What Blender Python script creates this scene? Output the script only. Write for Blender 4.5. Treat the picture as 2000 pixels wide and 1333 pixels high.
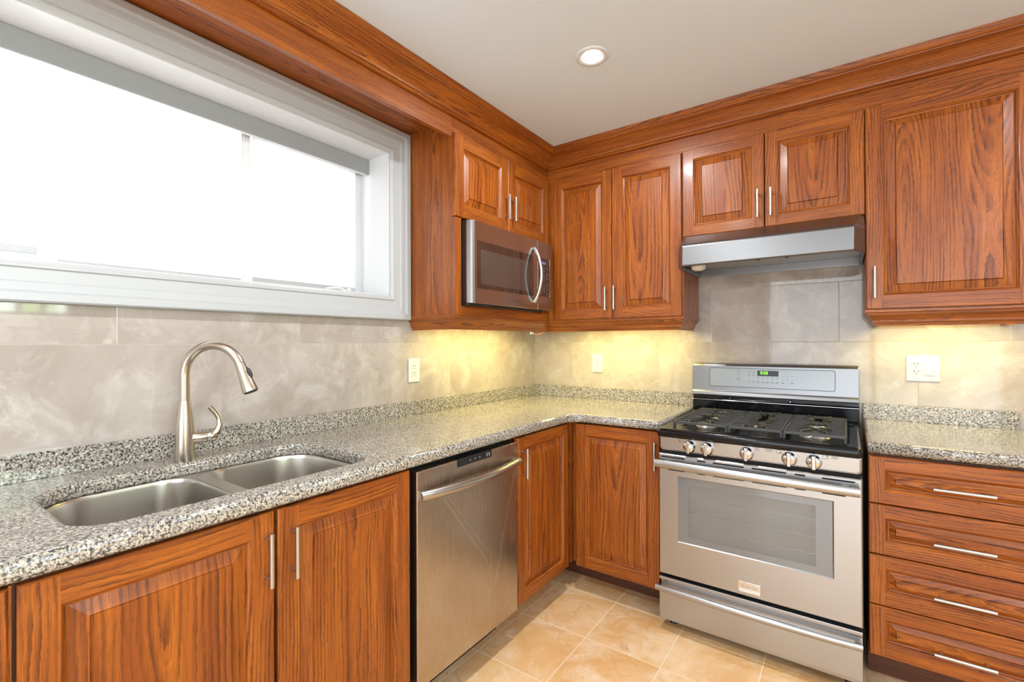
import bpy, bmesh, math, random
from mathutils import Vector, Matrix
for o in list(bpy.data.objects): bpy.data.objects.remove(o)
S = bpy.context.scene
COL = S.collection
PI = math.pi
R = math.radians
random.seed(7)

# ------------------------------------------------------------------ camera
yaw, pit, rol = R(35.4303), R(.1747), R(-.1869)
F0 = Vector((-math.sin(yaw), math.cos(yaw), 0)); R0 = Vector((math.cos(yaw), math.sin(yaw), 0)); U0 = Vector((0, 0, 1))
Fv = F0*math.cos(pit)+U0*math.sin(pit); U1 = U0*math.cos(pit)-F0*math.sin(pit)
Rv = R0*math.cos(rol)+U1*math.sin(rol); Uv = U1*math.cos(rol)-R0*math.sin(rol)
cam = bpy.data.objects.new('camera', bpy.data.cameras.new('camera')); COL.objects.link(cam)
cam.data.sensor_width = 36; cam.data.sensor_fit = 'HORIZONTAL'; cam.data.lens = 917.2431/2000*36
cam.data.clip_start = .01
M = Matrix((Rv, Uv, -Fv)).transposed().to_4x4(); M.translation = (1.8017, -2.8006, 1.2803)
cam.matrix_world = M
S.camera = cam

# ------------------------------------------------------------------ node helper
class NT:
    def __init__(s, tree): s.t = tree; s.n = tree.nodes; s.l = tree.links
    def new(s, typ, **kw):
        n = s.n.new(typ)
        for k, v in kw.items(): setattr(n, k, v)
        return n
    def put(s, sock, v):
        if isinstance(v, (int, float)):
            sock.default_value = v
        elif isinstance(v, (tuple, list)):
            sock.default_value = tuple(v)+((1,) if len(v) == 3 and sock.type == 'RGBA' else ())
        else: s.l.new(v, sock)
    def m(s, op, a, b=0, c=0, clamp=False):
        n = s.new('ShaderNodeMath', operation=op); n.use_clamp = clamp
        s.put(n.inputs[0], a); s.put(n.inputs[1], b); s.put(n.inputs[2], c)
        return n.outputs[0]
    def xyz(s, v): n = s.new('ShaderNodeSeparateXYZ'); s.put(n.inputs[0], v); return n.outputs
    def vec(s, x, y, z=0):
        n = s.new('ShaderNodeCombineXYZ')
        for i, q in enumerate((x, y, z)): s.put(n.inputs[i], q)
        return n.outputs[0]
    def noise(s, v, scale=1, detail=2, rough=.5, dist=0, col=False):
        n = s.new('ShaderNodeTexNoise'); s.put(n.inputs['Vector'], v); s.put(n.inputs['Scale'], scale)
        s.put(n.inputs['Detail'], detail); s.put(n.inputs['Roughness'], rough); s.put(n.inputs['Distortion'], dist)
        return n.outputs['Color' if col else 'Fac']
    def vor(s, v, scale, feature='F1', out='Distance', rnd=1):
        n = s.new('ShaderNodeTexVoronoi', feature=feature); s.put(n.inputs['Vector'], v); s.put(n.inputs['Scale'], scale)
        n.inputs['Randomness'].default_value = rnd
        return n.outputs[out]
    def white(s, v, col=False):
        n = s.new('ShaderNodeTexWhiteNoise', noise_dimensions='3D'); s.put(n.inputs['Vector'], v)
        return n.outputs['Color' if col else 'Value']
    def mix(s, f, a, b, mode='MIX'):
        n = s.new('ShaderNodeMix', data_type='RGBA', blend_type=mode)
        s.put(n.inputs[0], f); s.put(n.inputs[6], a); s.put(n.inputs[7], b); return n.outputs[2]
    def ramp(s, f, lo, hi): # linear remap, clamped
        n = s.new('ShaderNodeMapRange'); s.put(n.inputs[0], f); s.put(n.inputs[1], lo); s.put(n.inputs[2], hi); return n.outputs[0]
    def coord(s, name): return s.new('ShaderNodeTexCoord').outputs[name]
    def pos(s): return s.new('ShaderNodeNewGeometry').outputs['Position']

def base_mat(name, color=(.8, .8, .8), rough=.5, metal=0, coat=0, emit=None, estr=0, spec=.5):
    m = bpy.data.materials.new(name); m.use_nodes = True
    t = NT(m.node_tree); b = t.n['Principled BSDF']
    b.inputs['Base Color'].default_value = (*color, 1); b.inputs['Roughness'].default_value = rough
    b.inputs['Metallic'].default_value = metal; b.inputs['Coat Weight'].default_value = coat
    b.inputs['Specular IOR Level'].default_value = spec
    if emit: b.inputs['Emission Color'].default_value = (*emit, 1); b.inputs['Emission Strength'].default_value = estr
    return m, t, b
def bump(t, b, h, strength=.3, dist=.001):
    n = t.new('ShaderNodeBump'); t.put(n.inputs['Height'], h); n.inputs['Strength'].default_value = strength
    n.inputs['Distance'].default_value = dist; t.l.new(n.outputs[0], b.inputs['Normal'])

# ------------------------------------------------------------------ world, daylight, lamps, exposure
W = bpy.data.worlds.new('world'); S.world = W; W.use_nodes = True
wt = NT(W.node_tree); bg = wt.n['Background']
wd = wt.coord('Generated'); wx = wt.xyz(wd)
leaf = wt.ramp(wt.noise(wd, 28, 4, .6), .42, .6)
garden = wt.mix(leaf, (3.5, 5.5, 1.2), (15, 17, 19))
side = wt.m('MULTIPLY', wt.ramp(wx[0], .90, .93), wt.ramp(wx[2], .35, .2))
wt.put(bg.inputs[0], wt.mix(side, (1.0, 1.0, 1.0), garden))
bg.inputs[1].default_value = 1.1
S.view_settings.view_transform = 'Standard'; S.view_settings.look = 'None'
S.view_settings.gamma = 1; S.view_settings.use_curve_mapping = False
S.view_settings.exposure = 0.40

def area(name, loc, size, power, color=(1, 1, 1), direction=(0, 0, -1), size_y=None, shape=None, spread=None):
    d = bpy.data.lights.new(name, 'AREA'); d.energy = power; d.color = color; d.size = size
    d.shape = shape or ('RECTANGLE' if size_y else 'SQUARE')
    if size_y: d.size_y = size_y
    if spread: d.spread = spread
    o = bpy.data.objects.new(name, d); COL.objects.link(o); o.location = loc
    o.rotation_euler = Vector(direction).to_track_quat('-Z', 'Z').to_euler()
    return o
POTS = [(.97, -1.066), (2.95, -1.066), (.97, -2.75), (2.95, -2.75), (.97, -4.4), (2.95, -4.4)]  # only the first pot is seen; the rest are added as fill
for px, py in POTS:
    area('pot_lamp', (px, py, 2.425), .085, 12, (.95, .98, 1), shape='DISK')
# rear and side: added unseen fill lamps in added openings; window: daylight
area('rear_fill_lamp', (2.1, -5.35, 1.25), 2.6, 55, (.82, .92, 1), (0, 1, 0), 2.1)
area('side_fill_lamp', (4.46, -3.07, 1.7), .95, 14, (.90, .96, 1), (-1, 0, 0), .95)
area('daylight_window', (-.60, -2.33, 1.62), 2.4, 20, (1, 1, 1), (1, 0, .5), .8)
# warm lamps below the wall cabinets
UC = (1, .85, .27)
area('warm_lamp_left', (.185, -.72, 1.385), .04, 4.6, UC, size_y=.70)
area('warm_lamp_back', (.72, -.185, 1.385), .66, 4.2, UC, size_y=.04)
area('warm_lamp_right', (2.12, -.185, 1.385), .38, 2.6, UC, size_y=.04)

# ------------------------------------------------------------------ materials
def wood_mat(name, light, mid, dark, coat=.14, rough=.38):
    m, t, b = base_mat(name, rough=rough, coat=coat)
    b.inputs['Coat Roughness'].default_value = .16
    b.inputs['Specular IOR Level'].default_value = .4
    x = t.xyz(t.coord('UV')); u, v = x[0], x[1]
    k = t.m('FLOOR', t.m('DIVIDE', v, .2))
    vb = t.m('SUBTRACT', v, t.m('MULTIPLY', t.m('ADD', k, .5), .2))
    vb = t.m('ADD', vb, t.m('MULTIPLY', t.m('SUBTRACT', t.noise(t.vec(t.m('MULTIPLY', u, 1.6), k, 3), 1, 1), .5), .07))
    D = t.m('MULTIPLY', t.m('SUBTRACT', t.noise(t.vec(t.m('MULTIPLY', u, .8), t.m('MULTIPLY', k, 13.1), 0), 1, 1), .40), .26)
    rr = t.m('SQRT', t.m('ADD', t.m('MULTIPLY', vb, vb), t.m('MULTIPLY', D, D)))
    rr = t.m('ADD', rr, t.m('MULTIPLY', t.noise(t.vec(t.m('MULTIPLY', u, 5), t.m('MULTIPLY', v, 22), 1), 1, 2), .012))
    rr = t.m('ADD', rr, t.m('MULTIPLY', t.noise(t.vec(t.m('MULTIPLY', u, 55), t.m('MULTIPLY', v, 260), 2), 1, 1), .0042))
    sp = t.m('ADD', .0070, t.m('MULTIPLY', t.white(t.vec(k, 1, 2)), .005))
    sw = t.m('FRACT', t.m('DIVIDE', rr, sp))
    band = t.m('MULTIPLY', t.ramp(sw, .25, .82), t.ramp(sw, 1.0, .90))
    sw2 = t.m('FRACT', t.m('DIVIDE', rr, t.m('MULTIPLY', sp, .31)))
    band = t.m('MULTIPLY', band, t.ramp(t.noise(t.vec(t.m('MULTIPLY', u, 3), t.m('MULTIPLY', v, 60), 4), 1, 2), .32, .58))
    fine = t.m('MULTIPLY', t.ramp(sw2, .3, .9), .34)
    band = t.m('MAXIMUM', band, fine)
    pore = t.ramp(t.noise(t.vec(t.m('MULTIPLY', u, 15), t.m('MULTIPLY', v, 330), 5), 1, 3, .65), .52, .66)
    tone = t.noise(t.vec(t.m('MULTIPLY', u, 2.2), t.m('MULTIPLY', v, 26), 9), 1, 3)
    streak = t.noise(t.vec(t.m('MULTIPLY', u, 5), t.m('MULTIPLY', v, 210), 9), 1, 2)
    c = t.mix(t.ramp(tone, .3, .7), light, mid)
    c = t.mix(t.m('MULTIPLY', t.ramp(streak, .35, .7), .35), c, mid)
    c = t.mix(t.m('MULTIPLY', band, .78), c, dark)
    c = t.mix(t.m('MULTIPLY', pore, t.m('ADD', .34, t.m('MULTIPLY', band, .40))), c, dark)
    t.put(b.inputs['Base Color'], c)
    bump(t, b, t.m('SUBTRACT', 1, t.m('MULTIPLY', pore, t.m('ADD', .3, band))), .22, .0006)
    return m
WOOD = wood_mat('stained_oak', (.47, .135, .012), (.265, .060, .006), (.060, .012, .003))
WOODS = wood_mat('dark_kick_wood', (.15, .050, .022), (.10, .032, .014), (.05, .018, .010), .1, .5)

def granite_mat():
    m, t, b = base_mat('speckled_granite', rough=.12, coat=.3)
    p = t.pos()
    p2 = t.new('ShaderNodeVectorMath', operation='ADD'); t.put(p2.inputs[0], p)
    wob = t.new('ShaderNodeVectorMath', operation='SCALE'); t.put(wob.inputs[0], t.noise(p, 90, 2, .5, 0, True)); wob.inputs[3].default_value = .012
    t.l.new(wob.outputs[0], p2.inputs[1]); p2 = p2.outputs[0]
    cell = t.vor(p2, 235, out='Color'); cx = t.xyz(cell)
    blot = t.noise(p, 160, 4, .68)
    c = t.mix(t.ramp(cx[0], .2, .8), (.47, .415, .345), (.27, .235, .195))
    c = t.mix(t.ramp(cx[1], .75, .9), c, (.55, .535, .49))
    c = t.mix(t.ramp(blot, .50, .56), c, (.17, .165, .15))
    cell2 = t.xyz(t.vor(p2, 340, out='Color'))
    blk = t.m('MAXIMUM', t.m('MULTIPLY', t.ramp(blot, .54, .585), .95), t.m('MULTIPLY', t.ramp(cell2[0], .86, .90), .8))
    c = t.mix(blk, c, (.022, .023, .028))
    t.put(b.inputs['Base Color'], c)
    return m
GRAN = granite_mat()

def marble(t, vec3, base, hi, lo, vein, seed, vk=.6):
    """soft clouds and veins, different on every tile (seed is a colour)"""
    add = t.new('ShaderNodeVectorMath', operation='MULTIPLY_ADD'); t.put(add.inputs[0], seed)
    add.inputs[1].default_value = (37, 29, 41); t.put(add.inputs[2], vec3); v = add.outputs[0]
    n1 = t.noise(v, 2.6, 6, .62, .8); n2 = t.noise(v, 6, 6, .66, .9)
    c = t.mix(t.ramp(n1, .35, .65), lo, base)
    c = t.mix(t.m('MULTIPLY', t.ramp(n2, .48, .76), .62), c, hi)
    w = t.m('ABSOLUTE', t.m('SUBTRACT', t.noise(v, 1.7, 5, .58, .2), .5))
    w2 = t.m('ABSOLUTE', t.m('SUBTRACT', t.noise(v, 2.4, 5, .58, .2), .47))
    c = t.mix(t.m('MULTIPLY', t.ramp(w, .007, .0), t.m('MULTIPLY', vk, t.ramp(n1, .40, .62))), c, vein)
    c = t.mix(t.m('MULTIPLY', t.ramp(w2, .008, .0), t.m('MULTIPLY', .35, t.ramp(n2, .42, .62))), c, hi)
    return c
def tile_mat(name, axis, s0, z0, w, h, half, g, cols, grout, rough):
    m, t, b = base_mat(name, rough=rough)
    p = t.xyz(t.pos()); s = p[0] if axis == 'x' else p[1]; r = p[2] if axis in 'xy' else None
    if axis == 'f': s, r = p[0], p[1]
    sy = t.m('DIVIDE', t.m('SUBTRACT', r, z0), h); row = t.m('FLOOR', sy)
    off = t.m('MULTIPLY', t.m('MODULO', t.m('ABSOLUTE', row), 2), .5*half)
    sx = t.m('ADD', t.m('DIVIDE', t.m('SUBTRACT', s, s0), w), off); colm = t.m('FLOOR', sx)
    fx = t.m('SUBTRACT', sx, colm); fy = t.m('SUBTRACT', sy, row)
    dx = t.m('MULTIPLY', t.m('MINIMUM', fx, t.m('SUBTRACT', 1, fx)), w)
    dy = t.m('MULTIPLY', t.m('MINIMUM', fy, t.m('SUBTRACT', 1, fy)), h)
    d = t.m('MINIMUM', dx, dy)
    gm = t.ramp(d, g, g*.5)
    seed = t.white(t.vec(colm, row, 3), True)
    c = marble(t, t.pos(), *cols, seed, .6 if axis == 'f' else .28)
    c = t.mix(gm, c, grout)
    t.put(b.inputs['Base Color'], c)
    t.put(b.inputs['Roughness'], t.m('ADD', rough, t.m('MULTIPLY', gm, .5)))
    bump(t, b, t.ramp(d, g*.5, g*1.8), .35, .001)
    return m
WT = ((.445, .395, .36), (.60, .56, .525), (.34, .29, .255), (.25, .20, .17))
GROUT = (.40, .36, .31)
TILEL = tile_mat('marble_wall_tile_left', 'y', -1.160, .099, .588, .295, 1, .0011, WT, GROUT, .05)
TILEB = tile_mat('marble_wall_tile_back', 'x', .598, .099, .588, .295, 1, .0011, WT, GROUT, .05)
FLOORM = tile_mat('beige_stone_floor_tile', 'f', .549, -.295, .3265, .333, 0, .0028,
                  ((.80, .55, .31), (.88, .76, .58), (.68, .38, .15), (.38, .17, .06)), (.78, .63, .44), .22)
def simple(name, *a, **k): return base_mat(name, *a, **k)[0]
WHITE = simple('white_gloss_paint', (.66, .67, .69), .32)
CEIL = simple('ceiling_paint', (.68, .745, .82), .9)
CASING = simple('shaded_white_casing', (.43, .44, .46), .4)  # white trim like the jambs; its shade is put into this greyer colour
WALLP = simple('cream_wall_paint', (.74, .70, .62), .85)
PLATE = simple('white_plastic', (.66, .655, .64), .3)
BLACK = simple('black_plastic', (.012, .012, .013), .35)
ENAMEL = simple('black_enamel', (.004, .004, .005), .16, 0, 0, spec=.35)
RUBBER = simple('black_rubber', (.02, .02, .02), .8)
DARKGAP = simple('dark_gap', (.006, .005, .005), .9)
GREY = simple('grey_plastic', (.30, .31, .32), .4)
HEM = simple('grey_hem_aluminium', (.42, .42, .43), .45, .2)
CASS = simple('grey_cassette', (.27, .275, .285), .5)
PRINT = simple('grey_print', (.05, .05, .055), .6)
IRON = None
def steel(name, col=(.46, .465, .475), rough=.24, axis=2, amt=.05, aniso=.5):
    m, t, b = base_mat(name, col, rough, 1)
    p = t.xyz(t.pos())
    sc = [420, 420, 420]; sc[axis] = 3
    v = t.vec(*[t.m('MULTIPLY', p[i], sc[i]) for i in range(3)])
    n = t.noise(v, 1, 2, .6)
    t.put(b.inputs['Roughness'], t.m('ADD', rough-.04, t.m('MULTIPLY', n, .09)))
    n2 = t.noise(t.pos(), 6, 3, .6)
    t.put(b.inputs['Base Color'], t.mix(t.m('MULTIPLY', n2, .25), col, tuple(c*.82 for c in col)))
    bump(t, b, n, amt, .0004)
    return m
STEELX = steel('brushed_steel_across', rough=.31, axis=0)
STEELB = steel('brushed_steel_backguard', (.25, .25, .26), .34, 0)
STEELY = steel('brushed_steel_lengthwise', axis=1)
STEELZ = steel('brushed_steel_upright', (.42, .40, .37), .27, 2)
NICKEL = steel('brushed_nickel', (.56, .50, .42), .24, 2, .03)
SATIN = simple('satin_handle_steel', (.52, .51, .49), .27, 1)
CHROME = simple('polished_steel', (.75, .75, .75), .10, 1)
SINKM = simple('sink_steel', (.60, .57, .53), .28, 1)
PANELM = simple('silver_control_panel', (.27, .29, .31), .30, .35)
def iron_mat():
    m, t, b = base_mat('cast_iron', (.045, .043, .04), .42, .2)
    bump(t, b, t.noise(t.pos(), 900, 2), .3, .0004); return m
IRON = iron_mat()
def glass_pane():
    m, t, b = base_mat('window_glass', (1, 1, 1), 0)
    b.inputs['Transmission Weight'].default_value = 1; b.inputs['IOR'].default_value = 1.05
    return m
GLASS = glass_pane()
def oven_glass():
    m, t, b = base_mat('oven_glass', (.50, .51, .51), .04, 0, .4)
    b.inputs['Transmission Weight'].default_value = .75; b.inputs['IOR'].default_value = 1.45
    return m
OGLASS = oven_glass()
OBORD = simple('oven_glass_border', (.20, .215, .235), .08, .3, .8)
OVENIN = simple('oven_enamel_interior', (.50, .50, .47), .35)
MWGLASS = simple('dark_microwave_glass', (.030, .018, .014), .05, 0, 1)
def fabric():
    m = bpy.data.materials.new('sheer_white_blind'); m.use_nodes = True; t = NT(m.node_tree)
    for n in list(t.n):
        if n.type != 'OUTPUT_MATERIAL': t.n.remove(n)
    out = [n for n in t.n if n.type == 'OUTPUT_MATERIAL'][0]
    d = t.new('ShaderNodeBsdfDiffuse'); d.inputs[0].default_value = (.85, .85, .85, 1)
    tr = t.new('ShaderNodeBsdfTranslucent'); tr.inputs[0].default_value = (.9, .9, .9, 1)
    tp = t.new('ShaderNodeBsdfTransparent')
    a = t.new('ShaderNodeMixShader'); a.inputs[0].default_value = .6; t.l.new(d.outputs[0], a.inputs[1]); t.l.new(tr.outputs[0], a.inputs[2])
    c = t.new('ShaderNodeMixShader'); c.inputs[0].default_value = .35; t.l.new(a.outputs[0], c.inputs[1]); t.l.new(tp.outputs[0], c.inputs[2])
    t.l.new(c.outputs[0], out.inputs[0]); return m
FABRIC = fabric()
def glow(name, col, s): return base_mat(name, (.05, .05, .05), .5, emit=col, estr=s)[0]
LAMPG = glow('lamp_glow', (1, .98, .95), 14)
WARMG = glow('warm_lamp_glow', (1, .80, .30), 5)
GREEN = glow('green_digits', (.25, 1, .02), 1.4)
BLUE = glow('blue_digits', (.25, .35, 1), .9)

# ------------------------------------------------------------------ mesh helpers
class MB:
    def __init__(s): s.v = []; s.f = []; s.uv = []; s.mi = []; s.sm = []
    def quad(s, pts, uvs=None, mi=0, smooth=False):
        i = len(s.v); s.v += [tuple(p) for p in pts]; s.f.append(list(range(i, i+len(pts))))
        s.uv.append(uvs or [(0, 0)]*len(pts)); s.mi.append(mi); s.sm.append(smooth)
    def box(s, x0, x1, y0, y1, z0, z1, grain='z', mi=0, off=None):
        """axis-aligned box; UV u runs along the grain axis in metres"""
        if x0 > x1: x0, x1 = x1, x0
        if y0 > y1: y0, y1 = y1, y0
        if z0 > z1: z0, z1 = z1, z0
        ou, ov = off if off else (random.uniform(0, 40), random.randint(0, 60)*.2+random.uniform(.02, .18))
        g = 'xyz'.index(grain)
        P = [(x0, y0, z0), (x1, y0, z0), (x1, y1, z0), (x0, y1, z0), (x0, y0, z1), (x1, y0, z1), (x1, y1, z1), (x0, y1, z1)]
        mid = [(x0+x1)/2, (y0+y1)/2, (z0+z1)/2]
        b = len(s.v); s.v += P
        for f in ((0, 3, 2, 1), (4, 5, 6, 7), (0, 1, 5, 4), (1, 2, 6, 5), (2, 3, 7, 6), (3, 0, 4, 7)):
            n = [max(P[i][a] for i in f)-min(P[i][a] for i in f) for a in range(3)]
            na = n.index(min(n))
            ax = [a for a in range(3) if a != na]
            if g in ax: ua = g; va = [a for a in ax if a != g][0]
            else: ua, va = ax
            s.f.append([b+i for i in f])
            sc = 1 if g in ax else .3
            s.uv.append([(ou+P[i][ua]*sc, ov+P[i][va]-mid[va]) for i in f]); s.mi.append(mi); s.sm.append(False)
    def tube(s, path, rad, seg=12, caps=True, mi=0, squash=None):
        """round tube along a path; rad is a number or a list; squash=(vector,k) flattens"""
        n = len(path); path = [Vector(p) for p in path]
        rad = rad if isinstance(rad, (list, tuple)) else [rad]*n
        rings = []; ref = None
        for i in range(n):
            d = (path[min(i+1, n-1)]-path[max(i-1, 0)]).normalized()
            if ref is None:
                ref = Vector((0, 0, 1)) if abs(d.z) < .9 else Vector((1, 0, 0))
            a = (ref-d*ref.dot(d)).normalized(); ref = a; b = d.cross(a)
            ring = []
            for k in range(seg):
                t = 2*PI*k/seg; o = (a*math.cos(t)+b*math.sin(t))*rad[i]
                if squash: q = Vector(squash[0]); o = o-q*o.dot(q)*(1-squash[1])
                ring.append(len(s.v)); s.v.append(tuple(path[i]+o))
            rings.append(ring)
        for i in range(n-1):
            for k in range(seg):
                k2 = (k+1) % seg
                s.f.append([rings[i][k], rings[i][k2], rings[i+1][k2], rings[i+1][k]]); s.uv.append([(0, 0)]*4); s.mi.append(mi); s.sm.append(True)
        if caps:
            for ring, rev in ((rings[0], True), (rings[-1], False)):
                nb = len(s.v); s.v += [s.v[i] for i in ring]; ring = list(range(nb, nb+seg))
                s.f.append(list(reversed(ring)) if rev else list(ring)); s.uv.append([(0, 0)]*seg); s.mi.append(mi); s.sm.append(False)
    def lathe(s, c, axis, prof, seg=24, mi=0, caps=True):
        """prof = [(radius, height)] along axis from c"""
        ax = Vector(axis).normalized(); c = Vector(c)
        s.tube([c+ax*h for r, h in prof], [max(r, .0002) for r, h in prof], seg, caps, mi) if all(prof[i+1][1] > prof[i][1]+1e-6 for i in range(len(prof)-1)) else s._lathe2(c, ax, prof, seg, mi)
    def _lathe2(s, c, ax, prof, seg, mi):
        ref = Vector((0, 0, 1)) if abs(ax.z) < .9 else Vector((1, 0, 0))
        a = (ref-ax*ref.dot(ax)).normalized(); b = ax.cross(a); rings = []
        for r, h in prof:
            ring = []
            for k in range(seg):
                t = 2*PI*k/seg; ring.append(len(s.v)); s.v.append(tuple(c+ax*h+(a*math.cos(t)+b*math.sin(t))*max(r, .0002)))
            rings.append(ring)
        for i in range(len(prof)-1):
            for k in range(seg):
                k2 = (k+1) % seg
                s.f.append([rings[i][k], rings[i][k2], rings[i+1][k2], rings[i+1][k]]); s.uv.append([(0, 0)]*4); s.mi.append(mi); s.sm.append(True)
    def sweep(s, rings, closed=True, mi=0, caps=True, smooth=False, uv=None):
        """rings = list of equal-length point loops"""
        b = len(s.v); n = len(rings[0])
        for r in rings: s.v += [tuple(p) for p in r]
        L = [0]
        for i in range(1, n+1): L.append(L[-1]+(Vector(rings[0][i % n])-Vector(rings[0][i-1])).length)
        U = [0]
        for i in range(1, len(rings)): U.append(U[-1]+(Vector(rings[i][0])-Vector(rings[i-1][0])).length)
        ou, ov = uv if uv else (0, 0)
        for i in range(len(rings)-1):
            for k in range(n if closed else n-1):
                k2 = (k+1) % n
                s.f.append([b+i*n+k, b+i*n+k2, b+(i+1)*n+k2, b+(i+1)*n+k])
                s.uv.append([(ou+U[i], ov+L[k]), (ou+U[i], ov+L[k+1]), (ou+U[i+1], ov+L[k+1]), (ou+U[i+1], ov+L[k])])
                s.mi.append(mi); s.sm.append(smooth)
        if caps and closed:
            s.f.append([b+k for k in reversed(range(n))]); s.uv.append([(ou+.1*rings[0][k][2], ov+rings[0][k][1]) for k in reversed(range(n))]); s.mi.append(mi); s.sm.append(False)
            e = b+(len(rings)-1)*n
            s.f.append([e+k for k in range(n)]); s.uv.append([(ou+.1*rings[-1][k][2], ov+rings[-1][k][1]) for k in range(n)]); s.mi.append(mi); s.sm.append(False)
    def merge(s, o, mi=None):
        b = len(s.v); s.v += o.v
        for f, u, m_, sm in zip(o.f, o.uv, o.mi, o.sm):
            s.f.append([i+b for i in f]); s.uv.append(u); s.mi.append(m_ if mi is None else mi); s.sm.append(sm)

WLOC = {}
def wloc(o): return WLOC.get(o.name, Vector((0, 0, 0)))
def build(name, mb, mats, parent=None, bevel=0, seg=2, fix=False, label=None, org=None):
    xs = [p[0] for p in mb.v]; ys = [p[1] for p in mb.v]; zs = [p[2] for p in mb.v]
    c = Vector(org) if org else Vector(((min(xs)+max(xs))/2, (min(ys)+max(ys))/2, min(zs)))
    me = bpy.data.meshes.new(name)
    me.from_pydata([tuple(Vector(p)-c) for p in mb.v], [], mb.f)
    uvl = me.uv_layers.new(name='UVMap'); i = 0
    for f in mb.uv:
        for u in f: uvl.data[i].uv = u; i += 1
    for p, m_, sm in zip(me.polygons, mb.mi, mb.sm): p.material_index = m_; p.use_smooth = sm
    for m_ in (mats if isinstance(mats, (list, tuple)) else [mats]): me.materials.append(m_)
    if fix:
        bm = bmesh.new(); bm.from_mesh(me); bmesh.ops.remove_doubles(bm, verts=bm.verts, dist=1e-5)
        bmesh.ops.recalc_face_normals(bm, faces=bm.faces); bm.to_mesh(me); bm.free()
    me.update()
    o = bpy.data.objects.new(name, me); COL.objects.link(o)
    if parent: o.parent = parent; o.location = c-wloc(parent)
    else: o.location = c
    WLOC[o.name] = c
    if bevel:
        b = o.modifiers.new('soft_edges', 'BEVEL'); b.width = bevel; b.segments = seg; b.limit_method = 'ANGLE'; b.angle_limit = R(35)
    if label: o['label'] = label
    return o
def thing(name, loc, label, cat, group=None):
    o = bpy.data.objects.new(name, None); COL.objects.link(o); o.location = loc; o.empty_display_size = .05
    WLOC[o.name] = Vector(loc); o['label'] = label; o['category'] = cat
    if group: o['group'] = group
    return o
def tag(o, label, cat, group=None):
    o['label'] = label; o['category'] = cat
    if group: o['group'] = group
    return o
def struct(o, label=None):
    o['kind'] = 'structure'
    if label: o['label'] = label
    return o
def boxobj(name, dims, mat, parent=None, bevel=0, grain='z', seg=2, label=None):
    mb = MB(); mb.box(*dims, grain=grain); return build(name, mb, mat, parent, bevel, seg, label=label)
def curve_mb(outlines, z, ext, bev, res=4):
    """filled flat shape with holes, rounded edges, as an MB (outlines: list of closed xy loops)"""
    cu = bpy.data.curves.new('tmp', 'CURVE'); cu.dimensions = '2D'; cu.fill_mode = 'BOTH'
    cu.extrude = max(ext/2-bev, 0); cu.bevel_depth = bev; cu.bevel_resolution = res; cu.offset = -bev
    for pts in outlines:
        sp = cu.splines.new('POLY'); sp.points.add(len(pts)-1); sp.use_cyclic_u = True
        for p, q in zip(sp.points, pts): p.co = (q[0], q[1], 0, 1)
    ob = bpy.data.objects.new('tmp', cu); COL.objects.link(ob)
    dg = bpy.context.evaluated_depsgraph_get(); me = bpy.data.meshes.new_from_object(ob.evaluated_get(dg))
    mb = MB(); mb.v = [(v.co.x, v.co.y, v.co.z+z) for v in me.vertices]
    for p in me.polygons:
        mb.f.append(list(p.vertices)); mb.uv.append([(0, 0)]*len(p.vertices)); mb.mi.append(0); mb.sm.append(abs(p.normal.z) < .98)
    bpy.data.objects.remove(ob); bpy.data.meshes.remove(me); bpy.data.curves.remove(cu)
    return mb
def text_mb(txt, size, org, sdir, tdir, ext=.0003, align='CENTER'):
    cu = bpy.data.curves.new('tmp', 'FONT'); cu.body = txt; cu.size = size; cu.extrude = ext; cu.align_x = align; cu.align_y = 'CENTER'
    cu.resolution_u = 2
    ob = bpy.data.objects.new('tmp', cu); COL.objects.link(ob)
    dg = bpy.context.evaluated_depsgraph_get(); me = bpy.data.meshes.new_from_object(ob.evaluated_get(dg))
    sd, td, og = Vector(sdir), Vector(tdir), Vector(org); nd = sd.cross(td)
    mb = MB(); mb.v = [tuple(og+sd*v.co.x+td*v.co.y+nd*v.co.z) for v in me.vertices]
    for p in me.polygons: mb.f.append(list(p.vertices)); mb.uv.append([(0, 0)]*len(p.vertices)); mb.mi.append(0); mb.sm.append(False)
    bpy.data.objects.remove(ob); bpy.data.meshes.remove(me); bpy.data.curves.remove(cu)
    return mb
def rrect(x0, x1, y0, y1, r, n=6):
    r = r if isinstance(r, (list, tuple)) else [r]*4
    P = []
    for (cx, cy, a0, rr) in ((x1-r[0], y1-r[0], 0, r[0]), (x0+r[1], y1-r[1], 90, r[1]), (x0+r[2], y0+r[2], 180, r[2]), (x1-r[3], y0+r[3], 270, r[3])):
        for k in range(n+1):
            a = R(a0+90*k/n); P.append((cx+rr*math.cos(a), cy+rr*math.sin(a)))
    return P

# wall frames: L = left wall (faces +x, s runs along +y), B = back wall (faces -y, s runs along +x)
class Frame:
    def __init__(s, kind, plane): s.k = kind; s.p = plane
    def P(s, a, z, n=0): return (s.p+n, a, z) if s.k == 'L' else (a, -s.p-n, z)
    def sd(s): return (0, 1, 0) if s.k == 'L' else (1, 0, 0)

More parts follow.
